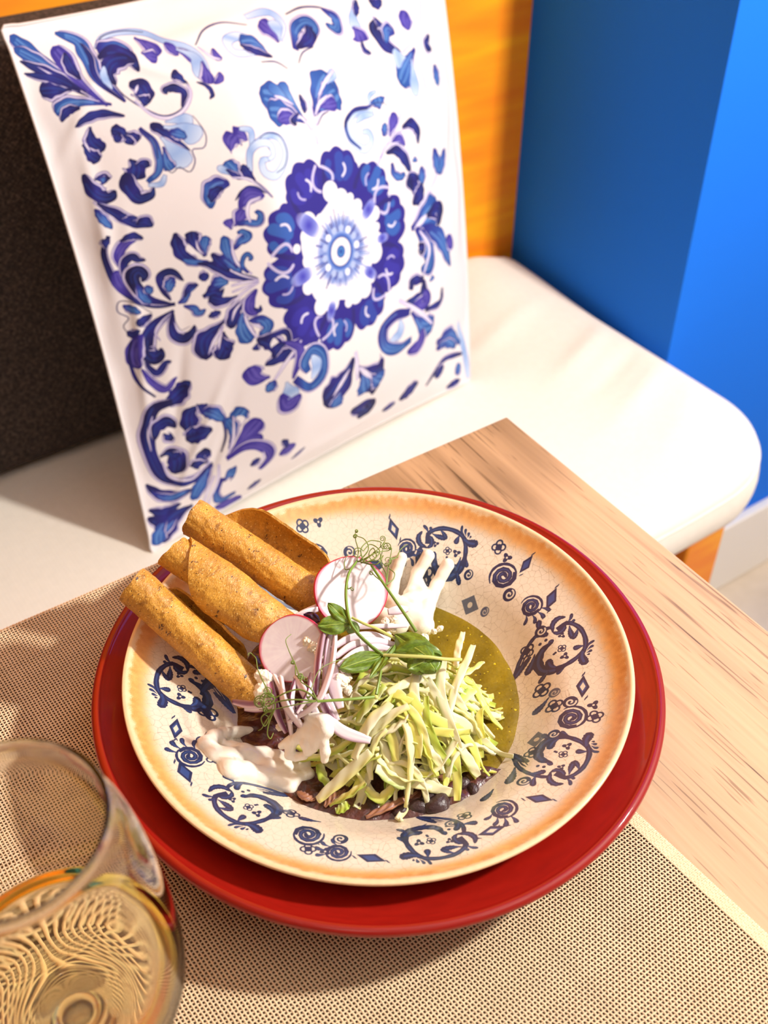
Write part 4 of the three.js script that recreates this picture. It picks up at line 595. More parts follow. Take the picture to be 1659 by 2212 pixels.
function taquito(A, B, o, label) {
  // A lower end, B upper end; o.R outer radius, o.disc radius of the tortilla, o.open how far the last lap stands off, o.spin where its edge lies
  const ax = B.clone().sub(A), len = ax.length(); ax.normalize(); const mid = A.clone().add(B).multiplyScalar(0.5), side = V(0, 1, 0).cross(ax).normalize(), up = ax.clone().cross(side).normalize(), Rd = o.disc, th = 0.0013;
  // spiral, tabulated from the outer edge inwards
  const tab = []; { let phi = 0, rad = o.R + o.open, s = Rd; while (s > -Rd && rad > 0.0015) { tab.push([s, phi, rad]); const e = clamp((Rd - s) / (o.lap ?? 0.022), 0, 1), r2 = Math.max(o.R - th * 1.35 * phi / 6.283, 0.002) + o.open * (1 - smooth(e, 0, 1)); phi += 0.0008 / r2; rad = r2; s -= 0.0008; } }
  const sp = (s) => { const i = clamp((Rd - s) / 0.0008, 0, tab.length - 1.001), k = Math.floor(i), f = i - k; return [lerp(tab[k][1], tab[k + 1][1], f), lerp(tab[k][2], tab[k + 1][2], f)]; };
  const sMin = tab[tab.length - 1][0], sd = o.seed;
  const place = (s, w, off) => { const [phi, r0] = sp(s), half = Math.sqrt(Math.max(Rd * Rd - s * s * 0.92, 0)) * (len / (2 * Rd)), t = w * half, bul = 1 + (o.bulge ?? 0) * Math.exp(-(((t - (o.bt ?? 0)) / 0.016) ** 2)); const r = r0 * bul * (1 + 0.035 * nz(t * 60 + sd, phi * 0.7, sd)) + off + 0.0004 * nz(t * 240, phi * 4, sd) + 0.012 * (o.flare ?? 0) * Math.max(0, t / len) ** 2, a = o.spin - phi * (o.dir ?? 1); const bend = (o.bend ?? 0) * (1 - (2 * t / len) ** 2); return mid.clone().addScaledVector(ax, t + 0.0016 * nz(phi * 1.3, sd, 2) * w * w).addScaledVector(side, Math.cos(a) * r).addScaledVector(up, Math.sin(a) * r + bend); };
  const NU = 230, NV = 64, S = (u) => lerp(Rd * 0.9995, Math.max(sMin, -Rd * 0.9), u), uvf = (u, v) => [S(u) * 9 + sd, (v - 0.5) * Math.sqrt(Math.max(Rd * Rd - S(u) ** 2, 0)) * 18 + sd * 0.37];
  const outer = sheet((u, v) => place(S(u), v * 2 - 1, th / 2), NU, NV, uvf), inner = sheet((u, v) => place(S(u), v * 2 - 1, -th / 2), NU, NV, uvf);
  const edge = (f) => sheet((u, v) => place(...f(u), lerp(th / 2, -th / 2, v)), NU, 3, (u, v) => [u * 0.8 + sd, v * 0.02]);
  const g = merge([outer, inner, edge((u) => [S(u), 1]), edge((u) => [S(u), -1]), edge((u) => [S(0), u * 2 - 1])]);
  const m = phys({ map: torTex, roughness: 0.5, bumpMap: torBump, bumpScale: 0.0009, clearcoat: 0.2, clearcoatRoughness: 0.4, side: THREE.DoubleSide });
  const t = thing('taquito', label, 'taquito', mid.clone());
  g.translate(-mid.x, -mid.y, -mid.z); part('rolled_tortilla', g, m, t);
  // shredded filling inside the roll
  rnd = mulberry(Math.round(sd * 100)); const fill = [];
  for (let i = 0; i < 26; i++) { const a = rr(0, 6.28), r = rr(0, o.R * 0.45), p0 = ax.clone().multiplyScalar(-len * 0.42 + rr(0, 0.004)).addScaledVector(side, Math.cos(a) * r).addScaledVector(up, Math.sin(a) * r), p1 = p0.clone().addScaledVector(ax, len * 0.8 + rr(0, 0.006)).addScaledVector(side, rr(-0.002, 0.002)); fill.push(new THREE.TubeGeometry(new THREE.CatmullRomCurve3([p0, p0.clone().lerp(p1, 0.5).addScaledVector(up, rr(-0.001, 0.001)), p1]), 8, 0.0013, 5)); }
  const f = part('meat_filling', merge(fill), std({ color: srgb(150, 92, 56), roughness: 0.7 }), t); f.userData.kind = 'stuff';
  return t;
}
taquito(at(556, 1505, 0.7765), at(282, 1256, 0.8245), { R: 0.0113, disc: 0.066, open: 0.0036, lap: 0.022, spin: 2.35, dir: -1, seed: 1.3, bend: 0.001 }, 'front taquito of the three, its open end over the left edge of the bowl');
taquito(at(666, 1410, 0.788), at(366, 1184, 0.833), { R: 0.0112, disc: 0.067, open: 0.004, lap: 0.02, spin: -0.35, dir: -1, seed: 4.7, bulge: 0.12, bt: 0.012, bend: 0.0022 }, 'middle taquito of the three, bulging and charred, between two smoother ones');
taquito(at(745, 1340, 0.788), at(412, 1112, 0.833), { R: 0.0113, disc: 0.068, open: 0.013, lap: 0.034, spin: 2.5, dir: -1, seed: 8.1, bend: 0.001 }, 'back taquito of the three, with a wide loose flap facing the far rim');

// ------------------------------------------------------------------ shredded lettuce heap
const LC = at(866, 1548, 0.772), LR = 0.05;
const dome = (x, z) => { const d = Math.hypot((x - LC.x) / LR, (z - LC.z) / LR); return d < 1 ? 0.7625 + 0.034 * (1 - d * d) ** 0.8 : 0.7625; };
const ground = (x, z) => Math.max(BOWL(Math.hypot(x, z)), SOUP);
{
  const lett = phys({ vertexColors: true, roughness: 0.9, transmission: 0.35, thickness: 0, clearcoat: 0.3, clearcoatRoughness: 0.3 });
  rnd = mulberry(90);
  const pale = srgb(250, 246, 206), yell = srgb(248, 244, 126), green = srgb(214, 228, 84), rib = srgb(252, 249, 222);
  const shred = (c, ang, L, w, lay, kind) => {
    const dx = Math.cos(ang), dz = Math.sin(ang), bendA = rr(-0.5, 0.5), pts = [], n = 5, sd = rr(0, 90), tilt = rr(-0.12, 0.3);
    for (let i = 0; i <= n; i++) { const t = i / n - 0.5, b = bendA * t * t * L * 2, x = c.x + dx * t * L - dz * b, z = c.z + dz * t * L + dx * b; const y = Math.max(dome(x, z) + lay + tilt * t * L * 0.5 + 0.0016 * nz(t * 6, sd), ground(x, z) + w * 0.25 + 0.0006); pts.push(V(x, y, z)); }
    const tw = rr(-1.1, 1.1), tw0 = rr(-0.7, 0.7), base = kind < 0.42 ? pale : kind < 0.8 ? yell : green, edge = kind < 0.3 ? yell : kind < 0.7 ? green : srgb(150, 184, 50), amp = rr(0.0002, 0.0007);
    return ribbon(pts, { w: (t) => w * (0.55 + 0.45 * Math.sin(Math.PI * clamp(t * 0.86 + 0.08, 0, 1))) * (1 + 0.2 * nz(t * 5, sd, 2)), th: () => kind < 0.25 ? 0.0016 : 0.0007, up: (t) => V(Math.sin(tw0 + tw * t) * -dz, Math.cos(tw0 + tw * t), Math.sin(tw0 + tw * t) * dx), n: 16, col: (t, s) => { const k = clamp(Math.abs(s) * 1.1 - 0.25 + 0.5 * nz(t * 3, sd, 5), 0, 1); return base.clone().lerp(s > 0 ? edge : rib, k * (s > 0 ? 0.6 : 0.5)); }, curl: (t, s) => amp * Math.sin(t * 22 + s * 3 + sd) * Math.abs(s) });
  };
  const KINDS = [['pale white shred of lettuce in the heap', 'pale white lettuce shreds'], ['yellow shred of lettuce in the heap', 'yellow lettuce shreds'], ['green shred of lettuce in the heap', 'green lettuce shreds']];
  for (let i = 0; i < 272; i++) {
    const lay0 = i / 272, a = rr(0, 6.283), r = Math.sqrt(rr(0, 1)) * LR * 0.94 * (i < 110 ? 1.0 : 0.92), c = V(LC.x + Math.cos(a) * r, 0, LC.z + Math.sin(a) * r);
    const kd = rnd(), q = kd < 0.42 ? 0 : kd < 0.8 ? 1 : 2, ang = rnd() < 0.45 ? 1.1 + rr(-0.7, 0.7) : rr(0, 6.283);
    solo('lettuce_shred', shred(c, ang, rr(0.018, 0.038), rr(0.0026, 0.0062), (i < 110 ? rr(-0.008, 0.0) : rr(-0.003, 0.0045)), kd), lett, KINDS[q][0], 'lettuce', KINDS[q][1]);
  }
  let si = 0; const SLAB = ['long broad pale lettuce strip reaching down to the bean sauce at the lower left', 'thin yellow lettuce strip just below the long broad one', 'short green lettuce end lying in the bean sauce near the rim', 'tall pale lettuce strip at the upper right of the heap, over the salsa', 'short upright lettuce strip beside the tall pale one', 'thin lettuce strip pointing right over the salsa, below the upright ones', 'long pale lettuce strip hanging down under the end of the pale stem', 'curved lettuce strip along the lower right edge of the heap', 'wide bent lettuce piece at the middle of the lower edge', 'curled lettuce piece at the bottom of the heap above the meat strand', 'bright green lettuce piece sticking out at the right edge', 'pale lettuce strip below the round pea leaf', 'yellow green lettuce strip at the left, under the drizzled crema', 'lettuce strip at the left running under the crema drips', 'green lettuce tip hanging below the crema drips', 'broad white lettuce strip in the middle below the pea leaves', 'yellow green lettuce strip right of the broad white one', 'bright green lettuce strip under the cut pea stem'];
  // strips that stand out in the photograph: along the near edge and on the right side
  for (const [pts, w, k] of [
    [[[686, 1728, 0.7665], [740, 1680, 0.776], [800, 1625, 0.788]], 0.0066, 0.1], [[[712, 1738, 0.765], [750, 1718, 0.772], [790, 1690, 0.778]], 0.004, 0.5], [[[726, 1752, 0.7645], [742, 1744, 0.7665], [752, 1736, 0.767]], 0.0052, 0.85],
    [[[1022, 1396, 0.787], [1003, 1440, 0.791], [985, 1480, 0.793], [965, 1560, 0.789]], 0.0046, 0.15], [[[1000, 1368, 0.784], [990, 1400, 0.79], [985, 1440, 0.793]], 0.004, 0.2], [[[1044, 1430, 0.778], [1015, 1450, 0.784], [980, 1470, 0.79]], 0.0034, 0.45],
    [[[958, 1425, 0.796], [952, 1500, 0.797], [985, 1600, 0.785], [1005, 1640, 0.77]], 0.0055, 0.3], [[[985, 1600, 0.786], [940, 1660, 0.778], [880, 1700, 0.77]], 0.005, 0.35], [[[812, 1660, 0.784], [870, 1690, 0.776], [905, 1660, 0.776]], 0.0075, 0.3],
    [[[790, 1705, 0.772], [820, 1725, 0.769], [850, 1700, 0.774]], 0.0055, 0.6], [[[1035, 1480, 0.776], [1010, 1500, 0.784], [985, 1525, 0.788]], 0.0055, 0.9], [[[900, 1440, 0.8], [895, 1500, 0.799], [915, 1580, 0.791]], 0.0052, 0.2], [[[620, 1600, 0.772], [660, 1618, 0.78], [720, 1610, 0.786]], 0.0045, 0.7],
    [[[640, 1640, 0.768], [700, 1632, 0.778], [760, 1600, 0.788]], 0.005, 0.5], [[[690, 1650, 0.77], [698, 1680, 0.769], [712, 1700, 0.768]], 0.0055, 0.9], [[[845, 1520, 0.799], [800, 1560, 0.796], [765, 1640, 0.786]], 0.0065, 0.15], [[[870, 1510, 0.8], [905, 1560, 0.796], [930, 1640, 0.784]], 0.0045, 0.75], [[[830, 1480, 0.801], [790, 1530, 0.797], [770, 1560, 0.793]], 0.006, 0.92]]) {
    const p = pts.map(([x, y, h]) => at(x, y, h)), sd = rr(0, 50), tw = rr(-0.8, 0.8), base = k < 0.42 ? pale : k < 0.8 ? yell : green, edge = k < 0.3 ? yell : srgb(166, 196, 60), d = p[p.length - 1].clone().sub(p[0]).normalize();
    solo('lettuce_shred', ribbon(p, { w: (t) => w * (0.6 + 0.4 * Math.sin(Math.PI * clamp(t * 0.9 + 0.05, 0, 1))), th: () => k < 0.25 ? 0.0017 : 0.0008, up: (t) => V(Math.sin(tw * t) * d.z, Math.cos(tw * t), -Math.sin(tw * t) * d.x), n: 22, col: (t, s) => base.clone().lerp(s > 0.2 ? edge : rib, clamp(Math.abs(s) * 0.7 + 0.3 * nz(t * 4, sd), 0, 0.8)), curl: (t, s) => 0.0005 * Math.sin(t * 20 + s * 3 + sd) * Math.abs(s) }), lett, SLAB[si++], 'lettuce', 'lettuce strips that stand out of the heap');
  }
}
// ------------------------------------------------------------------ crema
const onBowl = (px, py, lift) => { let y = 0.785, p; for (let i = 0; i < 9; i++) { p = at(px, py, y); y = Math.max(BOWL(Math.hypot(p.x, p.z)), SOUP) + lift; } return at(px, py, y); };
{
  const crema = phys({ color: srgb(250, 244, 229), roughness: 0.34, clearcoat: 0.5, clearcoatRoughness: 0.18 });
  const blend = (caps, k) => { const lo = V(9, 9, 9), hi = V(-9, -9, -9); for (const [a, b, ra, rb] of caps) { const r = Math.max(ra, rb) + 0.002; for (const q of [a, b]) { lo.min(q.clone().subScalar(r)); hi.max(q.clone().addScalar(r)); } } return body((p) => { let d = 9; for (const [a, b, ra, rb] of caps) d = smin(d, capsule(p, a, b, ra, rb), k); return d + 0.0004 * nz(p.x * 180, p.y * 180, p.z * 180); }, lo, hi, 0.0008); };
  const chain = (list) => { const o = []; for (let i = 0; i + 1 < list.length; i++) o.push([list[i][0], list[i + 1][0], list[i][1], list[i + 1][1]]); return o; };
  const finger = (pts) => chain(pts.map(([x, y, l, r]) => [onBowl(x, y, l), r]));
  const right = [...finger([[868, 1204, 0.005, 0.0034], [856, 1240, 0.006, 0.0032], [845, 1290, 0.012, 0.0036]]), ...finger([[925, 1200, 0.005, 0.0039], [902, 1238, 0.006, 0.0036], [888, 1285, 0.011, 0.0042], [896, 1335, 0.018, 0.0052]]), ...finger([[967, 1220, 0.005, 0.0039], [944, 1262, 0.006, 0.0036], [924, 1310, 0.012, 0.0042], [912, 1350, 0.02, 0.0056]]), ...finger([[845, 1300, 0.016, 0.006], [880, 1330, 0.02, 0.0066], [915, 1352, 0.022, 0.0062]]), ...finger([[905, 1262, 0.008, 0.0036], [912, 1290, 0.012, 0.0046], [880, 1300, 0.014, 0.005]]), ...finger([[820, 1330, 0.022, 0.0056], [860, 1350, 0.025, 0.006]])];
  solo('crema_dollop', blend(right, 0.0022), crema, 'white crema piped in thick fingers up the far side of the bowl', 'crema');
  const L = (x, y, r, l = 0.0012) => [onBowl(400 + x / 3.318, 1400 + y / 3.318, l), r * 1.28];
  const left = [...chain([L(150, 690, 0.0032), L(210, 640, 0.003), L(280, 615, 0.0026), L(380, 600, 0.0022), L(470, 590, 0.0018, 0.0004)]), ...chain([L(150, 690, 0.0032), L(215, 760, 0.0034), L(300, 800, 0.0044), L(330, 880, 0.0044), L(440, 890, 0.004)]), ...chain([L(300, 800, 0.0044), L(410, 770, 0.0042), L(520, 830, 0.0044), L(610, 880, 0.0046), L(700, 880, 0.004), L(790, 950, 0.003, 0.001), L(890, 900, 0.0022, 0.002)]), ...chain([L(410, 770, 0.004), L(560, 760, 0.003), L(660, 790, 0.0032), L(740, 850, 0.003), L(860, 840, 0.0026, 0.002)]), ...chain([L(440, 890, 0.004), L(560, 930, 0.004), L(680, 960, 0.0034), L(760, 1000, 0.0026)]), ...chain([L(280, 690, 0.0016), L(340, 710, 0.0022), L(410, 770, 0.004)])];
  solo('crema_dollop', blend(left, 0.0026), crema, 'white crema pooled on the near left slope of the bowl', 'crema');
  const H = (x, y, h, r) => [at(400 + x / 3.318, 1400 + y / 3.318, h), r];
  const mid = [...chain([H(900, 500, 0.797, 0.003), H(895, 600, 0.794, 0.003), H(870, 690, 0.789, 0.0029), H(880, 740, 0.786, 0.0026)]), ...chain([H(900, 560, 0.796, 0.003), H(800, 650, 0.789, 0.0026), H(755, 700, 0.783, 0.0026), H(745, 765, 0.78, 0.0026)]), ...chain([H(770, 640, 0.787, 0.0022), H(690, 700, 0.781, 0.0019)]), ...chain([H(910, 490, 0.799, 0.003), H(990, 530, 0.8, 0.004), H(1010, 590, 0.798, 0.0036), H(960, 640, 0.794, 0.0026), H(920, 720, 0.788, 0.0022)]), ...chain([H(990, 640, 0.795, 0.0026), H(1005, 740, 0.789, 0.0024), H(1000, 800, 0.784, 0.002)]), ...chain([H(790, 780, 0.779, 0.0024), H(850, 770, 0.782, 0.0022)]), ...chain([H(850, 590, 0.791, 0.0036), H(960, 590, 0.796, 0.0038), H(940, 660, 0.792, 0.0034)])];
  solo('crema_dollop', blend(mid, 0.0014), crema, 'white crema drizzled in drips over the left edge of the lettuce heap', 'crema');
}
// ------------------------------------------------------------------ crumbs of fresh cheese
{
  rnd = mulberry(77);
  const cheese = std({ color: srgb(248, 238, 216), roughness: 0.85 });
  const vars = [0, 1, 2].map((s) => { const g = new THREE.IcosahedronGeometry(1, 12), p = g.attributes.position; for (let i = 0; i < p.count; i++) { const v = V(p.getX(i), p.getY(i), p.getZ(i)), k = 1 + 0.28 * fbm(v.x * 1.4 + s * 9, v.y * 1.4, v.z * 1.4, 3) * 2 + 0.1 * nz(v.x * 6, v.y * 6, v.z * 6 + s); p.setXYZ(i, v.x * k, v.y * k * 0.75, v.z * k * 0.85); } const h = BGU.mergeVertices((g.deleteAttribute('normal'), g.deleteAttribute('uv'), g), 1e-5); h.computeVertexNormals(); return h; });
  [[654, 1372, 0.8085, 4.4], [664, 1386, 0.8085, 3.6], [676, 1398, 0.8085, 3.4], [690, 1414, 0.808, 3], [572, 1466, 0.802, 5.2], [566, 1492, 0.8, 5], [578, 1508, 0.797, 3.6], [832, 1346, 0.803, 3.4], [850, 1338, 0.804, 3], [846, 1356, 0.802, 3], [737, 1474, 0.806, 4.6], [748, 1462, 0.806, 3.4], [728, 1490, 0.804, 3.4], [752, 1492, 0.804, 2.6], [950, 1358, 0.786, 2.2], [938, 1364, 0.787, 2], [690, 1560, 0.797, 4.6], [706, 1572, 0.796, 3.4], [838, 1374, 0.801, 2.6], [700, 1440, 0.806, 2.4], [918, 1378, 0.792, 2.6], [606, 1570, 0.782, 2.6]].forEach(([x, y, h, s], i) => { const m = solo('cheese_crumb', vars[i % 3], cheese, ...(i < 4 ? ['white cheese crumb on the front radish slice', 'cheese', 'cheese crumbs on the front radish slice'] : i < 7 ? ['white cheese crumb against the lower end of the front taquito', 'cheese', 'cheese crumbs at the front taquito'] : i < 10 || i === 18 ? ['white cheese crumb right below the larger radish slice', 'cheese', 'cheese crumbs below the larger radish slice'] : i < 14 ? ['white cheese crumb on the left edge of the lettuce heap', 'cheese', 'cheese crumbs at the left of the lettuce'] : i < 16 || i === 20 ? ['white cheese crumb at the far edge of the salsa', 'cheese', 'cheese crumbs by the salsa'] : ['white cheese crumb among the onion slivers', 'cheese', 'cheese crumbs among the onion slivers'])); m.position.copy(at(x, y, h)); m.scale.setScalar(s * 0.00095); m.rotation.set(rr(0, 6), rr(0, 6), rr(0, 6)); });
}
// ------------------------------------------------------------------ radish slices
function radish(c, R, n, label) {
  const th = 0.0019, q = new THREE.Quaternion().setFromUnitVectors(V(0, 1, 0), n.clone().normalize());
  const bend = (g) => { const p = g.attributes.position; for (let i = 0; i < p.count; i++) { const x = p.getX(i), z = p.getZ(i), a = Math.atan2(z, x), k = 1 + 0.025 * Math.sin(a * 2 + 1) + 0.012 * Math.sin(a * 5); p.setXYZ(i, x * k, p.getY(i) + (x * x - z * z * 0.4) * 2.4, z * k); } g.computeVertexNormals(); return g; };
  const flesh = pixelTex(512, 512, (u, v) => { const x = u * 2 - 1, y = v * 2 - 1, r = Math.hypot(x, y), a = Math.atan2(y, x), f = fbm(u * 8, v * 8, R * 900, 3), ray = nz(Math.cos(a) * 9, Math.sin(a) * 9, r * 1.5 + 3), edge = smooth(r + f * 0.03, 0.9, 0.99); return [lerp(240 + f * 10 + ray * 5, 222, edge), lerp(228 + f * 14 + ray * 8, 120, edge), lerp(232 + f * 10 + ray * 5, 142, edge)]; });
  const t = thing('radish_slice', label, 'radish', c); t.quaternion.copy(q);
  const f = bend(lathe([[0.0001, th / 2], [R * 0.5, th / 2], [R * 0.97, th / 2], [R * 0.985, th / 2 - 0.0002], [R * 0.985, -th / 2 + 0.0002], [R * 0.97, -th / 2], [0.0001, -th / 2]].reverse(), 96)), p = f.attributes.position, uv = []; for (let i = 0; i < p.count; i++) uv.push(0.5 + p.getX(i) / (2 * R), 0.5 + p.getZ(i) / (2 * R)); f.setAttribute('uv', new THREE.Float32BufferAttribute(uv, 2));
  part('flesh', f, phys({ map: flesh, roughness: 0.3, clearcoat: 0.4, clearcoatRoughness: 0.15 }), t);
  part('skin', bend(lathe([[R * 0.975, th / 2 + 0.00006], [R * 0.992, th / 2 - 0.0001], [R * 1.004, th * 0.2], [R * 1.004, -th * 0.2], [R * 0.992, -th / 2 + 0.0001], [R * 0.975, -th / 2 - 0.00006]].reverse(), 96)), phys({ color: srgb(206, 22, 62), roughness: 0.3, clearcoat: 0.5 }), t, 'red radish skin');
}
const toCam = FWD.clone().negate();
radish(at(633, 1401, 0.8055), 0.0178, toCam.clone().addScaledVector(RIGHT, -0.18).addScaledVector(UPV, 0.12), 'pale pink radish slice leaning on the taquitos, with a cheese crumb on it');
radish(at(757, 1279, 0.811), 0.0202, toCam.clone().addScaledVector(RIGHT, 0.3).addScaledVector(UPV, 0.28), 'larger white radish slice with a bright red edge, behind the pea tendrils');
// ------------------------------------------------------------------ red onion slivers
{
  rnd = mulberry(63);
  const on = phys({ vertexColors: true, roughness: 0.32, clearcoat: 0.5, clearcoatRoughness: 0.15 }), paleO = srgb(242, 230, 232), pink = srgb(216, 178, 202), pur = srgb(118, 26, 92), deep = srgb(84, 14, 58);
  const list = [
    [[[712, 1338, 0.811], [700, 1362, 0.8135], [688, 1420, 0.8135], [682, 1502, 0.806]], 0.0045, 0.9], [[[724, 1366, 0.813], [722, 1400, 0.815], [712, 1455, 0.814], [684, 1518, 0.808], [624, 1560, 0.797]], 0.0036, 0.35], [[[716, 1352, 0.81], [708, 1400, 0.8125], [702, 1470, 0.81], [697, 1520, 0.804]], 0.0036, 0.2],
    [[[580, 1452, 0.8], [588, 1500, 0.802], [602, 1550, 0.795], [618, 1582, 0.787]], 0.0042, 1], [[[592, 1458, 0.803], [612, 1502, 0.8045], [624, 1552, 0.797], [630, 1590, 0.788]], 0.003, 0.5], [[[606, 1462, 0.804], [616, 1520, 0.8055], [648, 1566, 0.796], [664, 1584, 0.789]], 0.0044, 0.3], [[[640, 1462, 0.8052], [630, 1506, 0.807], [634, 1560, 0.7975]], 0.0028, 0.65], [[[638, 1460, 0.8062], [662, 1504, 0.8075], [694, 1560, 0.7975]], 0.0046, 0.35], [[[672, 1456, 0.806], [666, 1500, 0.8085], [640, 1540, 0.803]], 0.0032, 0.6],
    [[[692, 1500, 0.806], [704, 1530, 0.803], [722, 1556, 0.799]], 0.0052, 1], [[[706, 1500, 0.805], [716, 1530, 0.802], [730, 1556, 0.797]], 0.0042, 0.15], [[[504, 1516, 0.785], [540, 1522, 0.79], [586, 1518, 0.797]], 0.0042, 1], [[[530, 1532, 0.785], [560, 1532, 0.79], [592, 1526, 0.795]], 0.0034, 0.7],
    [[[716, 1402, 0.812], [752, 1380, 0.813], [800, 1372, 0.811], [842, 1382, 0.805]], 0.0042, 0.35], [[[724, 1420, 0.812], [760, 1394, 0.813], [806, 1384, 0.811], [852, 1392, 0.804]], 0.0042, 0.4], [[[730, 1438, 0.811], [768, 1410, 0.812], [812, 1398, 0.81], [846, 1402, 0.804]], 0.0042, 0.3], [[[736, 1452, 0.81], [770, 1430, 0.811], [806, 1416, 0.809]], 0.0042, 0.2], [[[768, 1357, 0.807], [820, 1353, 0.808], [878, 1352, 0.803]], 0.0028, 0.3],
    [[[628, 1336, 0.809], [664, 1322, 0.811], [700, 1312, 0.809]], 0.0036, 0.4], [[[648, 1324, 0.807], [680, 1312, 0.809], [706, 1300, 0.807]], 0.003, 0.2], [[[702, 1546, 0.801], [740, 1580, 0.797], [800, 1600, 0.792]], 0.0062, 0.12], [[[838, 1322, 0.808], [858, 1318, 0.808], [880, 1316, 0.805]], 0.005, 0.2], [[[722, 1440, 0.809], [722, 1480, 0.808], [736, 1530, 0.802]], 0.0065, 0.05], [[[640, 1520, 0.8], [662, 1552, 0.796], [690, 1562, 0.795]], 0.003, 0.5]];
  const OLAB = ['broad bright purple onion sliver upright beside the front radish slice', 'long pale onion sliver curving from the radish slices down to the lower left', 'thin pale onion sliver between the two upright ones', 'dark purple onion sliver hanging leftmost below the front radish slice', 'second onion sliver from the left below the front radish slice', 'third onion sliver from the left below the front radish slice', 'fourth onion sliver from the left below the front radish slice', 'fifth onion sliver from the left below the front radish slice', 'last short onion sliver at the right below the front radish slice', 'purple onion sliver crossing under the thin pea stem', 'pale onion sliver beside the purple one under the thin pea stem', 'dark purple onion sliver lying flat at the far left, under the front taquito', 'short onion sliver behind the flat dark purple one', 'topmost arched onion sliver right of the folded pea leaf', 'second arched onion sliver from the top, right of the folded pea leaf', 'third arched onion sliver from the top, above the pointed pea leaf', 'lowest arched onion sliver, just above the pointed pea leaf', 'straight thin onion sliver under the larger radish slice', 'onion sliver between the purple sprout and the middle taquito', 'pale onion sliver behind the purple sprout, against the back taquito', 'wide whitish onion wedge lying across the left of the lettuce', 'short wide onion sliver at the foot of the piped crema', 'wide nearly white onion piece left of the lettuce heap', 'small onion sliver at the lower end of the hanging bunch'];
  let oi = 0;
  for (const [pts, w, purple] of list) {
    const p = pts.map(([x, y, h]) => at(x, y, h)), sd = rr(0, 40), a0 = rr(-1.3, 1.3), d = p[p.length - 1].clone().sub(p[0]).normalize();
    solo('onion_sliver', ribbon(p, { w: (t) => w * (0.45 + 0.55 * Math.sin(Math.PI * clamp(t * 0.84 + 0.1, 0, 1))), th: () => 0.0017, up: (t) => toCam.clone().addScaledVector(RIGHT, a0 * 0.6 + 0.4 * (t - 0.5)).normalize(), n: 26, col: (t, s, b) => { const k = purple > 0.85 ? clamp(1.1 - Math.abs(s + 0.2) * 0.7, 0.2, 1) : clamp((s - 0.35) * 1.9, 0, 1) * (0.4 + purple); const c = paleO.clone().lerp(pink, clamp(0.14 + 0.4 * nz(t * 3, s * 2, sd) + (s + 1) * 0.1, 0, 1)); return c.lerp(purple > 0.85 ? (s > 0.3 ? pink : pur) : (s > 0.92 ? deep : pur), clamp(k, 0, 1)); } }), on, OLAB[oi++], 'onion', 'red onion slivers');
  }
}
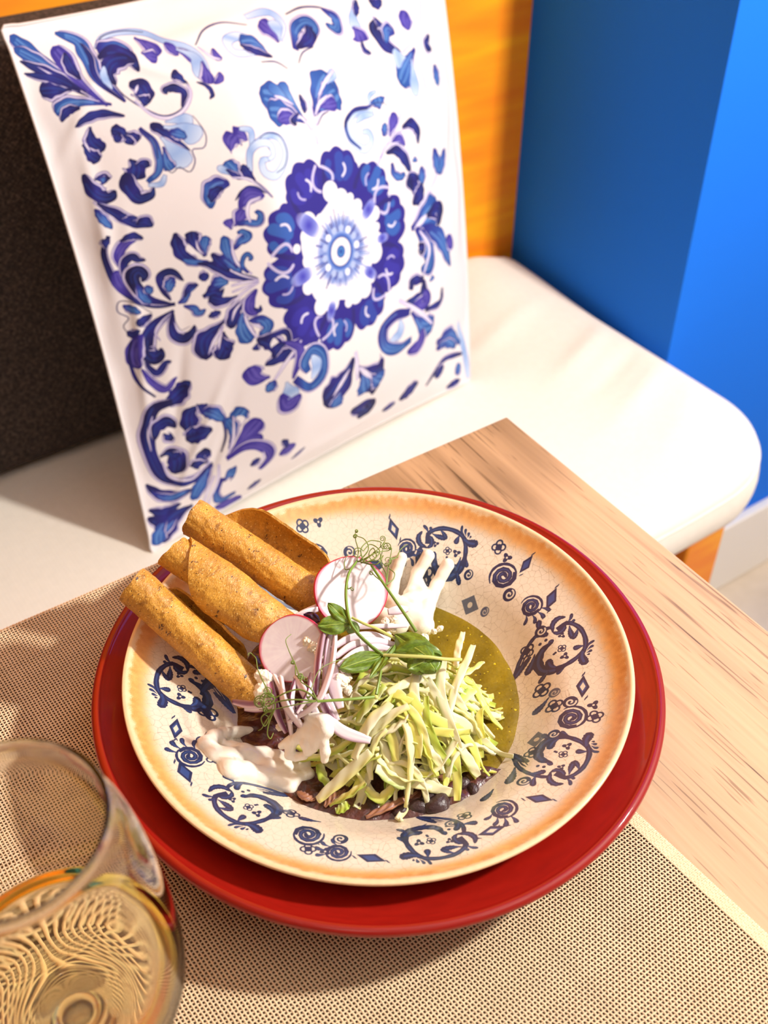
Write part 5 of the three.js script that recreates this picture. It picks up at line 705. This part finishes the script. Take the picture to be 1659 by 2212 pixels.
// ------------------------------------------------------------------ pea shoots
{
  rnd = mulberry(15);
  const leafTex = pixelTex(512, 512, (u, v) => { const s = Math.abs(v - 0.5) * 2, vein = smooth(Math.abs(Math.sin((u * 1.5 - s * 0.55) * 26 + nz(u * 8, v * 8) * 1.2)), 0.0, 0.16), mid = smooth(s, 0.01, 0.05), f = fbm(u * 12, v * 12, 4, 3), k = (0.82 + f * 0.35); const l = 1 - Math.min(vein * 0.25 + 0.75, mid); return [lerp(122 * k, 178, l), lerp(156 * k, 198, l), lerp(40 * k, 96, l)]; });
  const leafM = phys({ map: leafTex, roughness: 0.42, clearcoat: 0.2, clearcoatRoughness: 0.3, side: THREE.DoubleSide });
  const underM = phys({ color: srgb(150, 178, 110), roughness: 0.6, side: THREE.DoubleSide });
  const stemM = phys({ color: srgb(122, 152, 52), roughness: 0.4, clearcoat: 0.3 }), palestem = phys({ color: srgb(206, 210, 118), roughness: 0.4, clearcoat: 0.3 }), tendM = phys({ color: srgb(120, 140, 58), roughness: 0.45 });
  const A = (q) => at(q[0], q[1], q[2]);
  const tube = (pts, r0, r1, n = 40) => { const c = new THREE.CatmullRomCurve3(pts, false, 'centripetal'), g = new THREE.TubeGeometry(c, n, 1, 7), p = g.attributes.position; for (let i = 0; i <= n; i++) { const ctr = c.getPointAt(i / n), r = lerp(r0, r1, i / n); for (let j = 0; j <= 7; j++) { const k = i * 8 + j; p.setXYZ(k, ctr.x + (p.getX(k) - ctr.x) * r, ctr.y + (p.getY(k) - ctr.y) * r, ctr.z + (p.getZ(k) - ctr.z) * r); } } g.computeVertexNormals(); return g; };
  // a leaf from its base to its tip; W width, nrm the way it looks, fold how far its halves rise, sag how far the tip drops
  const leaf = (parent, b, tip, W, nrm, fold, sag, mat = leafM, label) => {
    const B = A(b), Tp = A(tip), ax = Tp.clone().sub(B), L = ax.length(); ax.normalize(); const n = nrm.clone().addScaledVector(ax, -nrm.dot(ax)).normalize(), s = ax.clone().cross(n), sd = rr(0, 50);
    const f = (off) => (u, v) => { const y = v * 2 - 1, w = W / 2 * Math.sin(Math.PI * clamp(u, 0, 1)) ** 0.62 * (u > 0.85 ? 1 - (u - 0.85) * 0.8 : 1) * (1 + 0.02 * Math.sin(u * 60) * Math.abs(y)); return B.clone().addScaledVector(ax, u * L).addScaledVector(s, y * w).addScaledVector(n, off + fold * Math.abs(y) * w + sag * u * u * L - 0.25 * W * y * y * (1 - fold) * 0.6 + nz(u * 3, y * 2, sd) * 0.0012); };
    const lid = sheet(f(0.00015), 24, 16), und = sheet(f(-0.00015), 24, 16);
    part('leaf', merge([lid, und]), mat, parent, label);
  };
  const up = V(0, 1, 0), cam1 = toCam;
  const s1 = thing('pea_shoot', 'pea shoot with a folded leaf whose stem bends over the larger radish slice', 'sprout', A([757, 1343, 0.818]));
  s1.position.set(0, 0, 0);
  part('stem', merge([tube([[771, 1212, 0.824], [753, 1240, 0.826], [747, 1285, 0.824], [756, 1342, 0.82], [770, 1365, 0.818], [802, 1396, 0.814], [827, 1415, 0.812]].map(A), 0.0007, 0.001, 80)]), stemM, s1);
  part('stem', tube([[760, 1334, 0.819], [788, 1348, 0.818], [811, 1357, 0.815], [856, 1381, 0.808]].map(A), 0.0007, 0.0009), palestem, s1, 'pale yellow side stem');
  leaf(s1, [757, 1346, 0.819], [686, 1353, 0.818], 0.0105, cam1.clone().addScaledVector(UPV, 0.35), 0.15, 0.05);
  leaf(s1, [757, 1346, 0.819], [708, 1304, 0.823], 0.0078, cam1.clone().addScaledVector(RIGHT, 0.7), 0.2, 0.05);
  leaf(s1, [755, 1342, 0.818], [767, 1374, 0.811], 0.008, cam1.clone().addScaledVector(RIGHT, -0.4), 0.1, 0.1, underM, 'pale underside of a leaf');
  leaf(s1, [827, 1414, 0.812], [735, 1443, 0.814], 0.0104, cam1.clone().addScaledVector(UPV, 0.3), 0.1, -0.05);
  leaf(s1, [853, 1392, 0.811], [799, 1464, 0.812], 0.0064, cam1.clone().addScaledVector(RIGHT, -0.6), 0.3, 0);
  const curl = (p, r0, turns, grow, n = 40) => { const e1 = RIGHT, e2 = UPV, o = []; const a0 = rr(0, 6.28); for (let i = 0; i <= n; i++) { const t = i / n, a = a0 + t * turns * 6.283, r = r0 * (1 - t * grow); o.push(p.clone().addScaledVector(e1, Math.cos(a) * r - Math.cos(a0) * r0).addScaledVector(e2, Math.sin(a) * r - Math.sin(a0) * r0).addScaledVector(toCam, t * 0.002)); } return o; };
  const tendril = (parent, pts, o = {}) => { let P = pts.map(A); if (o.curl) { const c = curl(P[P.length - 1], o.curl, o.turns ?? 1.6, 0.7); P = [...P, ...c.slice(1)]; } part('tendril', tube(P, o.r ?? 0.00036, 0.0002, Math.max(30, P.length * 6)), tendM, parent); };
  // tangle above the larger radish slice
  for (const t of [[[[771, 1212, 0.824], [774, 1190, 0.826], [768, 1165, 0.828], [768, 1150, 0.829]], { curl: 0.0009, turns: 2.2 }], [[[774, 1214, 0.824], [800, 1200, 0.828], [825, 1178, 0.828], [832, 1166, 0.827]], { curl: 0.0016 }], [[[772, 1212, 0.824], [790, 1214, 0.828], [812, 1204, 0.829], [806, 1184, 0.829]], { curl: 0.004, turns: 1.4 }], [[[776, 1213, 0.824], [802, 1221, 0.824]], {}], [[[780, 1216, 0.825], [805, 1210, 0.829], [820, 1190, 0.83], [800, 1176, 0.83], [784, 1190, 0.83]], { curl: 0.003 }], [[[786, 1216, 0.825], [780, 1186, 0.83], [800, 1168, 0.831], [824, 1172, 0.83]], { curl: 0.0022 }], [[[790, 1217, 0.825], [815, 1218, 0.829], [828, 1200, 0.83]], { curl: 0.0034, turns: 1.2 }], [[[760, 1228, 0.826], [746, 1230, 0.824], [745, 1210, 0.825], [752, 1198, 0.826]], {}], [[[750, 1262, 0.825], [752, 1272, 0.822], [760, 1268, 0.823]], { curl: 0.0011, turns: 1 }], [[[777, 1212, 0.825], [796, 1186, 0.829], [786, 1164, 0.83], [772, 1158, 0.83]], { curl: 0.0012, turns: 2 }], [[[783, 1214, 0.826], [808, 1196, 0.829], [834, 1190, 0.827]], { curl: 0.0024 }]]) tendril(s1, ...t);
  const s2 = thing('pea_shoot', 'pea shoot with a broad round double leaf lying on the lettuce', 'sprout', V(0, 0, 0));
  part('stem', tube([[802, 1221, 0.824], [829, 1261, 0.822], [852, 1294, 0.819], [876, 1329, 0.816], [899, 1364, 0.812]].map(A), 0.0007, 0.0009), stemM, s2);
  part('stem', tube([[828, 1416, 0.812], [870, 1417, 0.814], [930, 1420, 0.813], [960, 1424, 0.81], [996, 1425, 0.804]].map(A), 0.001, 0.001), palestem, s2, 'pale stem through the round leaf');
  leaf(s2, [934, 1424, 0.8125], [852, 1370, 0.811], 0.0158, cam1.clone().addScaledVector(UPV, 0.3).addScaledVector(RIGHT, 0.1), 0.05, 0.0);
  leaf(s2, [955, 1416, 0.8105], [848, 1408, 0.81], 0.0135, cam1.clone().addScaledVector(UPV, -0.1), 0.02, 0);
  leaf(s2, [918, 1412, 0.812], [942, 1452, 0.808], 0.0132, cam1.clone().addScaledVector(UPV, 0.1).addScaledVector(RIGHT, 0.3), 0.02, 0);
  leaf(s2, [926, 1424, 0.8115], [880, 1446, 0.808], 0.0115, cam1.clone().addScaledVector(RIGHT, -0.1), 0.02, 0);
  for (const t of [[[[834, 1264, 0.822], [834, 1240, 0.824], [822, 1216, 0.825], [826, 1190, 0.825], [830, 1170, 0.825]], {}], [[[836, 1264, 0.822], [838, 1230, 0.824], [844, 1200, 0.825], [846, 1186, 0.825]], { curl: 0.0008, turns: 2 }], [[[836, 1262, 0.822], [850, 1250, 0.822], [852, 1238, 0.823], [838, 1226, 0.824]], { curl: 0.0016, turns: 1 }], [[[840, 1210, 0.825], [856, 1204, 0.824], [866, 1186, 0.824], [880, 1176, 0.824]], {}], [[[828, 1258, 0.822], [812, 1246, 0.824], [800, 1234, 0.824]], { curl: 0.0012, turns: 1 }], [[[842, 1216, 0.824], [846, 1206, 0.824], [860, 1204, 0.824]], {}]]) tendril(s2, ...t);
  const s3 = thing('pea_shoot', 'thin pea stem across the lettuce that ends in curled tendrils over the onion', 'sprout', V(0, 0, 0));
  part('stem', tube([[823, 1448, 0.813], [818, 1475, 0.81], [813, 1500, 0.808]].map(A), 0.0008, 0.0009), stemM, s3);
  part('stem', tube([[812, 1505, 0.808], [760, 1510, 0.812], [685, 1515, 0.814]].map(A), 0.0009, 0.0007), stemM, s3);
  part('cut_end', (() => { const g = new THREE.SphereGeometry(0.0012, 14, 10); const p = A([812, 1506, 0.808]); g.translate(p.x, p.y, p.z); return g; })(), palestem, s3, 'pale cut end of the stem');
  const c3 = (x, y, h) => [400 + x / 3.318, 1400 + y / 3.318, h];
  for (const t of [[[c3(950, 375, 0.814), c3(890, 325, 0.816), c3(810, 297, 0.816), c3(720, 320, 0.815), c3(640, 355, 0.812)], { curl: 0.004, turns: 1.6, r: 0.0005 }], [[c3(940, 380, 0.814), c3(760, 370, 0.816), c3(650, 390, 0.813), c3(560, 440, 0.808)], { curl: 0.0014, r: 0.0005 }], [[c3(940, 382, 0.814), c3(820, 400, 0.815), c3(680, 430, 0.812), c3(600, 445, 0.809), c3(530, 440, 0.806)], {}], [[c3(640, 440, 0.81), c3(580, 520, 0.804), c3(545, 580, 0.799), c3(525, 590, 0.798)], {}], [[c3(640, 440, 0.81), c3(600, 540, 0.804), c3(590, 620, 0.799), c3(610, 650, 0.797), c3(632, 608, 0.797)], {}], [[c3(620, 440, 0.81), c3(545, 500, 0.805), c3(570, 560, 0.801), c3(600, 500, 0.804), c3(560, 470, 0.806)], {}], [[c3(600, 320, 0.812), c3(560, 240, 0.813), c3(520, 150, 0.813), c3(505, 70, 0.815), c3(480, 45, 0.815)], { curl: 0.0012, turns: 0.7 }], [[c3(640, 350, 0.813), c3(580, 330, 0.813), c3(560, 380, 0.811)], { curl: 0.0036, turns: 2.2 }], [[c3(620, 350, 0.813), c3(560, 350, 0.812)], { curl: 0.003, turns: 2.4 }], [[c3(600, 420, 0.81), c3(640, 360, 0.813), c3(590, 340, 0.814)], { curl: 0.0022, turns: 2 }], [[c3(940, 360, 0.815), c3(900, 290, 0.817), c3(830, 240, 0.817), c3(810, 180, 0.816), c3(790, 120, 0.815), c3(740, 10, 0.815), c3(722, -60, 0.816), c3(760, -100, 0.816)], {}], [[c3(830, 230, 0.817), c3(840, 190, 0.817)], { curl: 0.0014, turns: 2 }], [[c3(780, 115, 0.815), c3(760, 108, 0.816)], { curl: 0.001, turns: 2 }], [[c3(790, 130, 0.815), c3(800, 200, 0.816), c3(850, 205, 0.816)], { curl: 0.0012, turns: 1.5 }], [[c3(900, 300, 0.817), c3(960, 160, 0.82), c3(1060, 100, 0.819), c3(1180, 70, 0.816)], { r: 0.00028 }], [[c3(890, 370, 0.815), c3(870, 350, 0.816)], { curl: 0.0014, turns: 1.6 }]]) tendril(s3, ...t);
  // dark purple seed leaf beside the front radish slice
  const s4 = thing('purple_sprout', 'small dark purple sprout leaf tucked between the two radish slices', 'sprout', V(0, 0, 0));
  leaf(s4, [690, 1341, 0.8135], [655, 1326, 0.813], 0.0058, cam1.clone().addScaledVector(UPV, 0.2), 0.1, 0, phys({ color: srgb(58, 22, 62), roughness: 0.35, clearcoat: 0.3, side: THREE.DoubleSide }));
}

renderer.render(scene, camera);
